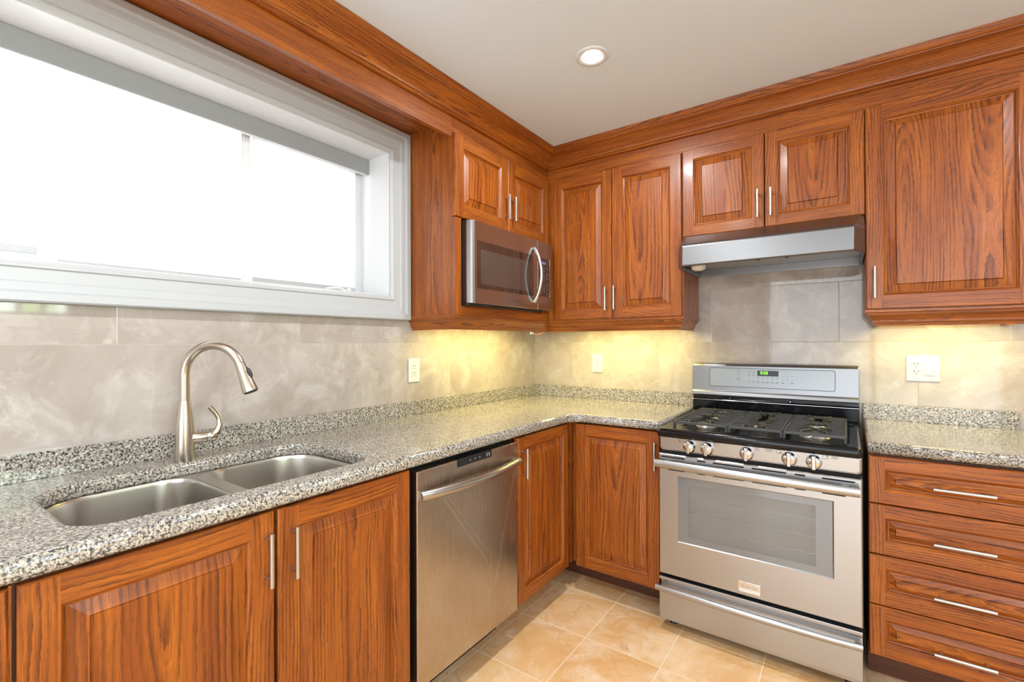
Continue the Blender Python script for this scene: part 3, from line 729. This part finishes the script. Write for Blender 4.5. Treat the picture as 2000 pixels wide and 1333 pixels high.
# ------------------------------------------------------------------ dishwasher
dw = thing('dishwasher', (.33, -1.425, 0), 'scratched stainless steel dishwasher with a bowed bar handle, under the counter', 'dishwasher')
boxobj('body', (.03, .600, -1.736, -1.129, .10, .866), DARKGAP, dw)
def dw_mat():
    m, t, b = base_mat('worn_brushed_steel', (.53, .47, .40), .27, 1)
    p = t.xyz(t.pos()); y, z = p[1], p[2]
    v = t.vec(0, t.m('MULTIPLY', y, 420), t.m('MULTIPLY', z, 3)); n = t.noise(v, 1, 2, .6)
    t.put(b.inputs['Roughness'], t.m('ADD', .25, t.m('MULTIPLY', n, .04)))
    c = t.mix(t.ramp(t.noise(t.pos(), 5, 4, .6), .3, .7), (.56, .50, .43), (.48, .42, .35))
    def line(y0, z0, y1, z1, w, c_, col, a=.5):
        dyv, dzv = y1-y0, z1-z0; L = math.hypot(dyv, dzv); ny, nz_ = -dzv/L, dyv/L
        q1 = t.m('ABSOLUTE', t.m('ADD', t.m('MULTIPLY', t.m('SUBTRACT', y, y0), ny), t.m('MULTIPLY', t.m('SUBTRACT', z, z0), nz_)))
        al = t.m('ADD', t.m('MULTIPLY', t.m('SUBTRACT', y, y0), dyv/L), t.m('MULTIPLY', t.m('SUBTRACT', z, z0), dzv/L))
        f = t.m('MULTIPLY', t.ramp(q1, w, 0), t.m('MULTIPLY', t.ramp(al, 0, .03), t.ramp(al, L, L-.03)))
        return t.mix(t.m('MULTIPLY', f, a), c_, col)
    sc = (.92, .84, .72)
    c = line(-1.60, .74, -1.31, .37, .0028, c, sc, .8); c = line(-1.58, .745, -1.33, .44, .0022, c, sc, .6); c = line(-1.47, .71, -1.37, .52, .0012, c, sc, .4)
    c = line(-1.155, .74, -1.30, .30, .008, c, sc, .55); c = line(-1.165, .72, -1.27, .42, .0015, c, sc, .6)
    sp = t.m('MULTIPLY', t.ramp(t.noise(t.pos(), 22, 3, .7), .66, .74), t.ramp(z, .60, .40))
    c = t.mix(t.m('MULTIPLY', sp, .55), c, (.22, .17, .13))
    t.put(b.inputs['Base Color'], c); bump(t, b, n, .012, .0004); return m
DWM = dw_mat()
PX = .645
mb = MB(); n = 8; rings = []
zc = [(.128, .848)]
panel = MB(); panel.box(PX-.040, PX, -1.719, -1.138, .128, .852)
pn = build('door_panel', panel, DWM, dw, .004, 3)
mb = MB(); mb.box(PX-.03, PX+.0012, -1.523, -1.318, .824, .8535); cp = build('control_panel', mb, BLACK, dw, .001)
mb = MB()
for k in range(3):
    mb = MB(); mb.lathe((PX+.0012, -1.45+k*.028, .838), (1, 0, 0), [(.003, 0), (.003, .0006)], 10); build('button', mb, GREY, cp)
for yy in (-1.349, -1.335): boxobj('indicator', (PX+.0012, PX+.0018, yy-.003, yy+.003, .832, .845), GREY, cp)
hp = []
for k in range(25):
    q = k/24; y = -1.712+q*.567; hp.append((PX+.010+.036*math.sin(PI*q)**.8, y, .772+.0*q))
mb = MB(); mb.tube(hp, .0170, 16); 
mb.tube([(PX-.002, -1.700, .772), hp[1]], .012, 12); mb.tube([(PX-.002, -1.157, .772), hp[-2]], .012, 12)
build('handle', mb, SATIN, dw)
boxobj('kick_plate', (.50, .52, -1.736, -1.129, .0, .10), BLACK, dw)

# ------------------------------------------------------------------ range
rg = thing('gas_range', (1.48, -.35, 0), 'freestanding stainless steel gas range with black cooktop and backguard', 'range')
RX0, RX1, RY = 1.113, 1.847, -.70
boxobj('body', (RX0+.002, RX1-.002, -.655, -.025, .035, .868), ENAMEL, rg, .002)
mb = MB()
for x in (RX0+.04, RX1-.04):
    for y in (-.62, -.08): mb = MB(); mb.lathe((x, y, 0), (0, 0, 1), [(.018, 0), (.018, .012), (.010, .014), (.010, .036)], 14); build('foot', mb, BLACK, rg)
# cooktop tray
mb = MB()
def loop(x0, x1, y0, y1, z, r): return [(x, y, z) for x, y in rrect(x0, x1, y0, y1, r, 5)]
xa, xb, ya, yb = RX0-.004, RX1+.002, -.716, -.030
mb.sweep([loop(xa+.004, xb-.004, ya+.006, yb, .860, .012), loop(xa, xb, ya, yb, .868, .014), loop(xa, xb, ya-.002, yb, .880, .016), loop(xa+.003, xb-.003, ya+.002, yb, .892, .016), loop(xa+.008, xb-.008, ya+.008, yb-.002, .897, .016),
          loop(xa+.014, xb-.014, ya+.016, yb-.004, .8975, .016), loop(xa+.020, xb-.020, ya+.026, yb-.010, .8945, .018), loop(xa+.026, xb-.026, ya+.070, yb-.02, .892, .02), loop(xa+.2, xb-.2, ya+.25, yb-.2, .892, .03)], smooth=True)
build('cooktop', mb, ENAMEL, rg)
mb = MB(); mb.box(RX0-.006, RX0-.0045, -.60, -.03, .905, .907); 
# front control strip
mb = MB(); c_ = rrect(RX0+.002, RX1, .797, .863, [.006, .006, .016, .016], 5)
mb.sweep([[(x, -.655, z) for x, z in c_], [(x, RY+.010, z) for x, z in c_], [(x, RY+.004-.05*(z-.83), z) for x, z in rrect(RX0+.004, RX1-.002, .799, .861, [.006, .006, .014, .014], 5)], [(x, RY-.05*(z-.83), z) for x, z in rrect(RX0+.010, RX1-.008, .805, .857, [.006, .006, .010, .010], 5)]])
cs_ = build('control_strip', mb, STEELX, rg)
for i, kx in enumerate((1.248, 1.320, 1.472, 1.621, 1.701)):
    mb = MB(); c0 = Vector((kx, RY-.0005, .8275)); ax = Vector((0, -1, 0))
    mb._lathe2(c0, ax, [(.001, 0), (.0255, 0), (.0262, .003), (.0262, .007), (.0235, .010), (.0225, .022), (.0205, .026), (.001, .027)], 28, 0)
    kb = build('knob', mb, CHROME, rg)
    boxobj('grip', (kx-.0070, kx+.0070, RY-.0335, RY-.012, .8275-.0255, .8275+.0255), SATIN, kb, .003, seg=3)
    boxobj('dial_tick', (kx-.0008, kx+.0008, RY-.003, RY-.0018, .8555, .8605), PRINT, kb); mb = MB()
    sx = -.036 if i in (0, 3) else .036
    bx = kx+sx; zt = .850
    w_, h_ = .009, .0065
    for dmm in ((bx-w_, bx+w_, zt+h_, zt+h_+.0008), (bx-w_, bx+w_, zt-h_, zt-h_+.0008), (bx-w_, bx-w_+.0008, zt-h_, zt+h_), (bx+w_-.0008, bx+w_, zt-h_, zt+h_)): mb.box(dmm[0], dmm[1], RY-.0016, RY-.0004, dmm[2], dmm[3])
    dd = [(-1, -1), (-1, 1), (0, .3), (1, -1), (1, 1)][i]; mb.box(bx+dd[0]*w_*.6-.002, bx+dd[0]*w_*.6+.002, RY-.0020, RY-.0004, zt+dd[1]*h_*.55-.002, zt+dd[1]*h_*.55+.002)
    if i >= 3:
        for q in (0, 1): mb.box(bx+(-.046 if i == 3 else .018), bx+(-.022 if i == 3 else .040), RY-.0016, RY-.0004, zt+.003-q*.006, zt+.0045-q*.006)
    build('dial_marking', mb, PRINT, kb)
# oven door
DZ0, DZ1 = .247, .783
mb = MB()
mb.box(RX0+.001, RX1, -.654, RY+.004, DZ0, DZ1)
wx0, wx1, wz0, wz1 = 1.193, 1.762, .401, .690
od = MB()
def ringq(o, i_, y0, y1, mb, mi=0):
    A = [(o[0], o[2]), (o[1], o[2]), (o[1], o[3]), (o[0], o[3])]; B = [(i_[0], i_[2]), (i_[1], i_[2]), (i_[1], i_[3]), (i_[0], i_[3])]
    for k in range(4):
        j = (k+1) % 4; mb.quad([(A[k][0], y0, A[k][1]), (A[j][0], y0, A[j][1]), (B[j][0], y1, B[j][1]), (B[k][0], y1, B[k][1])], None, mi)
o0 = (RX0+.001, RX1, DZ0, DZ1); o1 = (RX0+.001, RX1, DZ0, DZ1); o2 = (RX0+.005, RX1-.004, DZ0+.004, DZ1-.004); i0 = (wx0, wx1, wz0, wz1); i1 = (wx0+.004, wx1-.004, wz0+.004, wz1-.004)
ringq(o0, o1, -.656, RY+.004, od); ringq(o1, o2, RY+.004, RY, od); ringq(o2, i0, RY, RY, od); ringq(i0, i1, RY, RY+.004, od); ringq(i1, i1, RY+.004, -.658, od)
door_o = build('oven_door', od, STEELX, rg, fix=True)
mb = MB(); i2 = (1.240, 1.705, wz0+.030, wz1-.030)
ringq((wx0+.0042, wx1-.0042, wz0+.0042, wz1-.0042), i2, RY+.0045, RY+.0045, mb, 0); mb.quad([(i2[0], RY+.0045, i2[2]), (i2[1], RY+.0045, i2[2]), (i2[1], RY+.0045, i2[3]), (i2[0], RY+.0045, i2[3])], None, 1)
build('oven_window', mb, [OBORD, OGLASS], door_o)
mb = MB(); mb.box(wx0+.005, wx1-.005, -.6595, -.6575, wz0+.005, wz1-.005); build('inner_liner', mb, OVENIN, door_o)
for z in (.47, .535, .60): mb = MB(); mb.tube([(wx0+.03, -.664, z), (wx1-.03, -.664, z)], .0016, 6); build('rack', mb, CHROME, door_o)
mb = MB()
up = [(1.124, 1.227), (1.278, 1.313), (1.342, 1.461), (1.489, 1.611), (1.638, 1.673), (1.725, 1.826)]
lo = [(1.156, 1.227), (1.278, 1.313), (1.342, 1.461), (1.489, 1.611), (1.638, 1.673), (1.725, 1.798)]
for z, L_ in ((.7695, up), (.7155, lo)):
    for a, b_ in L_:
        c_ = rrect(a, b_, z-.0030, z+.0030, .0028, 3); mb = MB(); mb.sweep([[(x, RY+.002, zz_) for x, zz_ in c_], [(x, RY-.0006, zz_) for x, zz_ in c_]]); build('vent_slot', mb, DARKGAP, door_o)
def bowed(z, yo, x0, x1, r, parent, bow, squash, name='handle'):
    pth = [(x0+(x1-x0)*k/20, yo-bow*math.sin(PI*k/20), z) for k in range(21)]
    mb = MB(); mb.tube(pth, r, 16, squash=((0, 1, 0), squash))
    for x in (x0+.045, x1-.045): mb.box(x-.011, x+.011, yo, RY+.001, z-r*.55, z+r*.55)
    return build(name, mb, STEELX, parent, 0)
bowed(.744, -.735, 1.107, 1.840, .0180, door_o, .006, .6)
mb = MB(); mb.box(1.438, 1.520, RY-.003, RY-.0002, .262, .306); bd = build('badge', mb, CHROME, door_o, .0012)
build('badge_text', text_mb('FRIGIDAIRE', .0115, (1.479, RY-.0032, .288), (1, 0, 0), (0, 0, 1), .0003), GREY, bd)
mb = MB(); mb.box(1.441, 1.517, RY-.0040, RY-.0030, .266, .277); bs = build('badge_strip', mb, PLATE, bd)
mb = MB(); mb.box(RX0+.006, RX1-.006, -.69, -.60, .785, .796); build('upper_gap', mb, DARKGAP, rg)
# storage drawer
mb = MB(); mb.box(RX0+.002, RX1-.001, -.656, RY+.012, .046, .150); 
mb = MB(); c_ = [(-.656, .046), (RY, .046), (RY-.001, .060), (RY-.001, .172), (RY+.022, .176), (RY+.026, .200), (RY+.020, .216), (RY-.001, .221), (RY-.001, .234), (-.656, .234)]
mb.sweep([[(RX0+.002, y, z) for y, z in c_], [(RX1-.001, y, z) for y, z in c_]])
dr = build('storage_drawer', mb, STEELX, rg, .0015)
mb = MB()
pth = [(1.105+(.740)*k/20, -.722-.014*math.sin(PI*k/20)**.7, .190) for k in range(21)]
mb.tube(pth, .013, 14, squash=((0, 1, 0), .6))
for x in (1.118, 1.832): mb.box(x-.010, x+.010, -.722, RY, .182, .198)
build('handle', mb, STEELX, dr)
mb = MB(); mb.box(RX0+.01, RX1-.01, -.65, -.60, .2345, .2465); build('lower_gap', mb, DARKGAP, rg)
# backguard
mb = MB(); mb.sweep([[(x, y, z) for y, z in ((-.030, .884), (-.105, .884), (-.105, .896), (-.086, .905), (-.087, .962), (-.093, .966), (-.080, .972), (-.080, .992), (-.030, .992))] for x in (RX0-.008, RX1+.004)])
bgb = build('backguard_base', mb, ENAMEL, rg, .002)
mb = MB(); mb.tube([(RX0-.006, -.0935, .966), (RX1+.002, -.0935, .966)], .003, 8)
for x in (1.300, 1.575): mb.lathe((x, -.097, .980), (0, -1, 0), [(.004, 0), (.005, .002), (.003, .006)], 10)
build('backguard_bead', mb, CHROME, rg)
c_ = [(-.030, .990), (-.104, .990), (-.106, .996), (-.102, 1.012), (-.096, 1.016), (-.084, 1.150), (-.078, 1.159), (-.068, 1.163), (-.030, 1.163)]
mb = MB(); mb.sweep([[(RX0-.008, y, z) for y, z in c_], [(RX1+.004, y, z) for y, z in c_]])
bk = build('backguard', mb, STEELB, rg, .003)
def yb_(z, o=0): return -.096+.012*(z-1.016)/.134-o
def slab(x0, x1, z0, z1, o0, o1, r=.002, mb=None):
    mb = mb or MB(); L_ = rrect(x0, x1, z0, z1, r, 4)
    mb.sweep([[(x, yb_(z, o0), z) for x, z in L_], [(x, yb_(z, o1), z) for x, z in L_]]); return mb
build('panel_border', slab(1.1945, 1.7595, 1.0405, 1.1405, -.001, .0008, .010), PRINT, bk)
cpn = build('control_panel', slab(1.197, 1.757, 1.043, 1.138, -.001, .0014, .009), PANELM, bk)
dsp = build('display', slab(1.427, 1.523, 1.103, 1.131, .0, .0020, .001), BLACK, cpn)
def seg7(ch, x, z, w, h, th_, fn):
    S7 = {'9': 'abcdfg', '5': 'acdfg', '8': 'abcdefg'}[ch]
    D = {'a': (0, w, h-th_, h), 'd': (0, w, 0, th_), 'g': (0, w, h/2-th_/2, h/2+th_/2), 'f': (0, th_, h/2, h), 'b': (w-th_, w, h/2, h), 'e': (0, th_, 0, h/2), 'c': (w-th_, w, 0, h/2)}
    for s_ in S7:
        a, b_, c, d = D[s_]; fn(x+a, x+b_, z+c, z+d)
mb = MB(); fn = lambda a, b_, c, d: slab(a, b_, c, d, .0018, .0026, .0003, mb)
for ch, x in (('9', 1.441), ('5', 1.455), ('8', 1.466)): seg7(ch, x, 1.112, .0085, .0145, .0022, fn)
fn(1.4515, 1.4535, 1.1225, 1.1245); fn(1.4515, 1.4535, 1.114, 1.116)
build('digits', mb, GREEN, dsp)
mb = MB()
for r_ in range(4):
    for c_i in range(3):
        ch = [['1', '2', '3'], ['4', '5', '6'], ['7', '8', '9'], ['', '0', '']][r_][c_i]; x = 1.542+.020*c_i; z = 1.123-.0175*r_
        if ch: mb.merge(text_mb(ch, .008, (x, yb_(z, .0016), z), (1, 0, 0), (0, .09, 1), .0002))
        else: slab(x-.005, x+.005, z-.001, z+.002, .0012, .0018, .0004, mb)
for c_i in range(5):
    for z, w in ((1.096, .006), (1.090, .002), (1.073, .007), (1.069, .006)): x = 1.431+.0215*c_i; slab(x-w, x+w, z-.0008, z+.0008, .0012, .0018, .0004, mb)
for x in (1.389, 1.410):
    for z in (1.122, 1.106, 1.073): slab(x-.004, x+.004, z-.0028, z-.0012, .0012, .0018, .0004, mb); slab(x-.004, x+.004, z+.0012, z+.0028, .0012, .0018, .0004, mb)
for z in (1.131, 1.122, 1.112, 1.106, 1.090, 1.084, 1.080): slab(1.333, 1.343, z-.0007, z+.0007, .0012, .0018, .0004, mb)
build('key_print', mb, PRINT, cpn)
# burners and grates
ALU = simple('dull_burner_metal', (.42, .41, .39), .42, .9)
def burner(x, y, r):
    mb = MB(); mb._lathe2(Vector((x, y, .892)), Vector((0, 0, 1)), [(r*1.25, 0), (r*1.2, .003), (r*.95, .005), (r*.95, .010)], 28, 0); b = build('burner', mb, ALU, rg)
    mb = MB(); mb._lathe2(Vector((x, y, .902)), Vector((0, 0, 1)), [(r*.9, 0), (r*1.0, .001), (r*1.0, .005), (r*.9, .007), (.001, .0075)], 28, 0); build('burner_cap', mb, IRON, b)
for x, y, r in ((1.275, -.235, .028), (1.275, -.515, .036), (1.487, -.38, .042), (1.695, -.235, .032), (1.695, -.515, .044)): burner(x, y, r)
GZ = .922
def grate(x0, x1, y0, y1, burners, label=None):
    mb = MB(); r = .0045
    c_ = rrect(x0+r, x1-r, y0+r, y1-r, .012, 4)
    def bar(pts, w=.0038, h=.0055):
        """square-section cast bar"""
        pts = [Vector(p) for p in pts]; R_ = []
        for i, p in enumerate(pts):
            d = (pts[min(i+1, len(pts)-1)]-pts[max(i-1, 0)]); d.z = 0; d.normalize(); n_ = Vector((-d.y, d.x, 0))
            R_.append([p+n_*w+Vector((0, 0, -h)), p+n_*w*.8+Vector((0, 0, h)), p-n_*w*.8+Vector((0, 0, h)), p-n_*w+Vector((0, 0, -h))])
        mb.sweep(R_)
    xm = (x0+x1)/2; W_ = (x1-x0)
    for i in range(4):
        cs4 = [(x0+r, y0+r), (x1-r, y0+r), (x1-r, y1-r), (x0+r, y1-r)]; a, b = cs4[i], cs4[(i+1) % 4]
        bar([(*a, GZ-.004), (*b, GZ-.004)], .005, .006)
    for x in (x0+r, x1-r):
        for y in (y0+.008, (y0+y1)/2, y1-.008): mb.box(x-.005, x+.005, y-.008, y+.008, .8925, GZ-.006)
    n = 8
    for k in range(n):
        y = y0+.045+(y1-y0-.090)*k/(n-1)
        near = min(burners, key=lambda b: abs(b-y)); d = abs(near-y); up = 1 if near > y else -1
        for sgn, xs in ((1, x0+r), (-1, x1-r)):
            if d < .035: bar([(xs, y, GZ-.003), (xs+sgn*W_*.20, y, GZ), (xs+sgn*W_*.30, y+.020*up, GZ+.002), (xs+sgn*W_*.38, y+.006*up, GZ+.002)])
            elif d < .10: bar([(xs, y, GZ-.003), (xs+sgn*W_*.24, y, GZ), (xs+sgn*W_*.40, y+.026*up, GZ+.002)])
            else: bar([(xs, y, GZ-.003), (xs+sgn*W_*.30, y, GZ), (xs+sgn*W_*.36, y-.016*up, GZ+.002), (xs+sgn*W_*.44, y-.002*up, GZ+.002)])
    for e_, s_ in ((y0, 1), (y1, -1)):
        near = min(burners, key=lambda b: abs(b-e_))
        for sg in (-1, 1):
            bar([(xm+sg*.045, e_+s_*r, GZ-.004), (xm+sg*.043, e_+s_*.012, GZ+.003), (xm+sg*.038, e_+s_*.040, GZ+.003), (xm+sg*.014, e_+s_*.075, GZ+.002)])
    if len(burners) > 1:
        ym = (y0+y1)/2
        bar([(xm-.05, ym, GZ), (xm+.05, ym, GZ)]); bar([(xm, ym-.045, GZ+.002), (xm, ym+.045, GZ+.002)])
    return build('grate', mb, IRON, rg, .001, 1)
grate(1.160, 1.3875, -.640, -.130, (-.235, -.515)); grate(1.3895, 1.5915, -.640, -.130, (-.38,)); grate(1.5935, 1.803, -.640, -.130, (-.235, -.515))

# ------------------------------------------------------------------ range hood
hd = thing('range_hood', (1.49, -.25, 1.64), 'slim stainless steel range hood below the short wall cabinet', 'range hood')
A0, A1 = 1.1195, 1.8665
def hring(z, yf, ch, back=-.004): return [(A0, back, z), (A0, yf+ch*2.0, z), (A0+ch, yf, z), (A1-ch, yf, z), (A1, yf+ch*2.0, z), (A1, back, z)]
mb = MB()
HB = 1.645
mb.sweep([hring(1.8145, -.335, .012), hring(1.806, -.362, .018), hring(1.755, -.462, .034), hring(1.742, -.475, .037), hring(HB+.006, -.480, .038), hring(HB, -.477, .037)], caps=False, smooth=False)
mb.quad([tuple(p) for p in reversed(hring(1.8145, -.335, .012))])
# underside lip
A = hring(HB, -.477, .037); Bq = [(A0+.010, -.010, HB), (A0+.010, -.395, HB), (A0+.045, -.455, HB), (A1-.045, -.455, HB), (A1-.010, -.395, HB), (A1-.010, -.010, HB)]
for k in range(6):
    j = (k+1) % 6; mb.quad([A[k], A[j], Bq[j], Bq[k]]); mb.quad([Bq[k], Bq[j], (Bq[j][0], Bq[j][1], HB+.018), (Bq[k][0], Bq[k][1], HB+.018)])
build('canopy', mb, STEELB, hd, .003, fix=True)
mb = MB(); mb.quad([(p[0], p[1], HB+.014+(p[1]+.455)*.06) for p in reversed(Bq)]); build('underside', mb, simple('grey_underside', (.36, .36, .35), .35, .6), hd)
mb = MB(); mb.box(1.40, 1.68, -.448, -.415, HB+.006, HB+.0145); cpl = build('switch_panel', mb, GREY, hd, .001)
for x in (1.481, 1.592): boxobj('switch', (x-.007, x+.007, -.440, -.424, HB+.001, HB+.006), BLACK, cpl)
mb = MB(); mb._lathe2(Vector((1.20, -.34, HB+.016)), Vector((0, 0, -1)), [(.034, 0), (.034, .010), (.030, .018), (.018, .024), (.001, .026)], 24, 0); build('hood_lamp', mb, simple('frosted_lens', (.75, .72, .62), .3), hd)

# ------------------------------------------------------------------ microwave
mw = thing('microwave', (.2, -.76, 1.457), 'stainless steel microwave built into the wall cabinet beside the window', 'microwave')
MZ0, MZ1, MX = 1.466, 1.856, .385
boxobj('body', (.03, .352, -1.130, -.398, MZ0+.004, MZ1), BLACK, mw, .002)
boxobj('vent_base', (.20, .362, -1.128, -.47, 1.4555, MZ0+.003), BLACK, mw, .001)
def mwface(y0, y1, name, mat, holes=None):
    mb = MB(); return mb
prof_y = [(.352, -1.131), (.362, -1.131), (.374, -1.127), (.381, -1.120), (MX, -1.108), (MX, -.558), (.352, -.558)]
mb = MB(); mb.sweep([[(x, y, MZ0) for x, y in prof_y], [(x, y, MZ1) for x, y in prof_y]], smooth=False)
md = build('door', mb, STEELY, mw, .0015)
boxobj('door_glass', (MX-.002, MX+.0006, -1.093, -.600, 1.537, 1.765), MWGLASS, md, .0008)
boxobj('inner_window', (MX+.0006, MX+.0012, -1.065, -.650, 1.560, 1.725), simple('microwave_mesh', (.06, .045, .038), .12, 0, .8), md)
mb = MB()
for s_ in (1,):
    pth = [(MX+.004+.046*math.sin(PI*k/20)**.75, -.598+.0*k, 1.505+(.302)*k/20) for k in range(21)]
    mb.tube(pth, .0105, 14, squash=((0, 1, 0), 1.0))
build('handle', mb, SATIN, md)
boxobj('control_side', (.352, MX, -.556, -.400, MZ0, MZ1), STEELY, mw, .0015)
cp2 = boxobj('control_panel', (MX-.001, MX+.001, -.545, -.432, 1.543, 1.763), MWGLASS, mw, .0005)
boxobj('panel_trim', (MX, MX+.0035, -.430, -.426, 1.543, 1.763), CHROME, mw, .001)
build('clock_digits', text_mb('10:17', .020, (MX+.0012, -.492, 1.735), (0, 1, 0), (0, 0, 1), .0002), BLUE, cp2)
mb = MB()
for r_ in range(11):
    for c_i in range(3):
        y = -.525+.034*c_i; z = 1.705-.0145*r_
        if (r_+c_i) % 4 != 3: mb.box(MX+.001, MX+.0014, y-.006, y+.006, z-.0012, z+.0012)
build('key_print', mb, simple('pale_print', (.32, .25, .22), .5), cp2)
build('logo', text_mb('SAMSUNG', .015, (MX+.0002, -.760, 1.497), (0, 1, 0), (0, 0, 1), .0004), PRINT, md)

# ------------------------------------------------------------------ outlets
def outlet(kind, s, z, w, h, label):
    fr = Frame(*kind); c = fr.P(s, z-h/2, 0)
    t = thing('wall_outlet', c, label, 'outlet')
    def bx(name, s0, s1, z0, z1, n0, n1, mat, parent, bev=.0):
        mb = MB(); p, q_ = fr.P(s0, z0, n0), fr.P(s1, z1, n1); mb.box(p[0], q_[0], p[1], q_[1], p[2], q_[2]); return build(name, mb, mat, parent, bev)
    bx('plate', s-w/2, s+w/2, z-h/2, z+h/2, .0005, .006, PLATE, t, .0025)
    def recept(sc, dec):
        f = bx('receptacle', sc-.0165, sc+.0165, z-.0335, z+.0335, .006, .0072, PLATE, t, .0008)
        mb = MB()
        for zc_ in (z+.0175, z-.0175):
            for a, hh in ((-.0065, .0048), (.0065, .0040)):
                p, q_ = fr.P(sc+a-.0016, zc_-hh+.004, .0072), fr.P(sc+a+.0016, zc_+hh+.004, .0076); mb.box(p[0], q_[0], p[1], q_[1], p[2], q_[2])
            n_ = Vector(fr.P(0, 0, 1))-Vector(fr.P(0, 0, 0)); mb.lathe(fr.P(sc, zc_-.008, .0072), n_, [(.0026, 0), (.0026, .0004)], 10)
        build('slot', mb, PRINT, f)
        mbg = MB()
        for e_ in ((sc-.0172, sc-.0166, z-.034, z+.034), (sc-.0172, sc+.0172, z-.0346, z-.034)):
            p, q_ = fr.P(e_[0], e_[2], .0060), fr.P(e_[1], e_[3], .0063); mbg.box(p[0], q_[0], p[1], q_[1], p[2], q_[2])
        build('seam', mbg, GREY, t)
    if w > .1:
        recept(s-.023, True)
        f = bx('rocker_switch', s+.023-.0165, s+.023+.0165, z-.0335, z+.0335, .006, .0085, PLATE, t, .0015)
        bx('rocker', s+.023-.0150, s+.023+.0150, z-.031, z+.000, .0085, .0105, PLATE, f, .001)
        sc_ = ((s-.023, z+.048), (s-.023, z-.048), (s+.023, z+.048), (s+.023, z-.048))
    else:
        recept(s, True); sc_ = ((s, z+.048), (s, z-.048))
    for a, zz_ in sc_:
        mb = MB(); n_ = Vector(fr.P(0, 0, 1))-Vector(fr.P(0, 0, 0)); mb.lathe(fr.P(a, zz_, .006), n_, [(.0024, 0), (.0020, .0007)], 10); build('screw', mb, GREY, t)
outlet(('L', 0), -1.137, 1.140, .074, .120, 'white double outlet on the left wall, between faucet and corner')
outlet(('B', 0), .488, 1.144, .072, .116, 'small white double outlet on the back wall under the corner wall cabinet')
outlet(('B', 0), 2.083, 1.157, .117, .116, 'wide white plate with outlet and rocker switch, right of the range')

# ------------------------------------------------------------------ recessed ceiling lights
def pot(x, y, label):
    t = thing('recessed_light', (x, y, H-.012), label, 'ceiling light', 'round recessed ceiling lights')
    mb = MB(); mb._lathe2(Vector((x, y, H)), Vector((0, 0, -1)), [(.0665, -.001), (.0660, .004), (.060, .006), (.045, .004), (.041, .0), (.036, -.004)], 40, 0); build('trim_ring', mb, WHITE, t)
    mb = MB(); mb._lathe2(Vector((x, y, H)), Vector((0, 0, -1)), [(.036, .0), (.030, .003), (.001, .004)], 32, 0); build('bulb', mb, LAMPG, t)
pot(POTS[0][0], POTS[0][1], 'round white recessed light in the ceiling above the corner of the counter')
for i, (x, y) in enumerate(POTS[1:]): pot(x, y, 'added round recessed ceiling light, unseen, outside the picture')
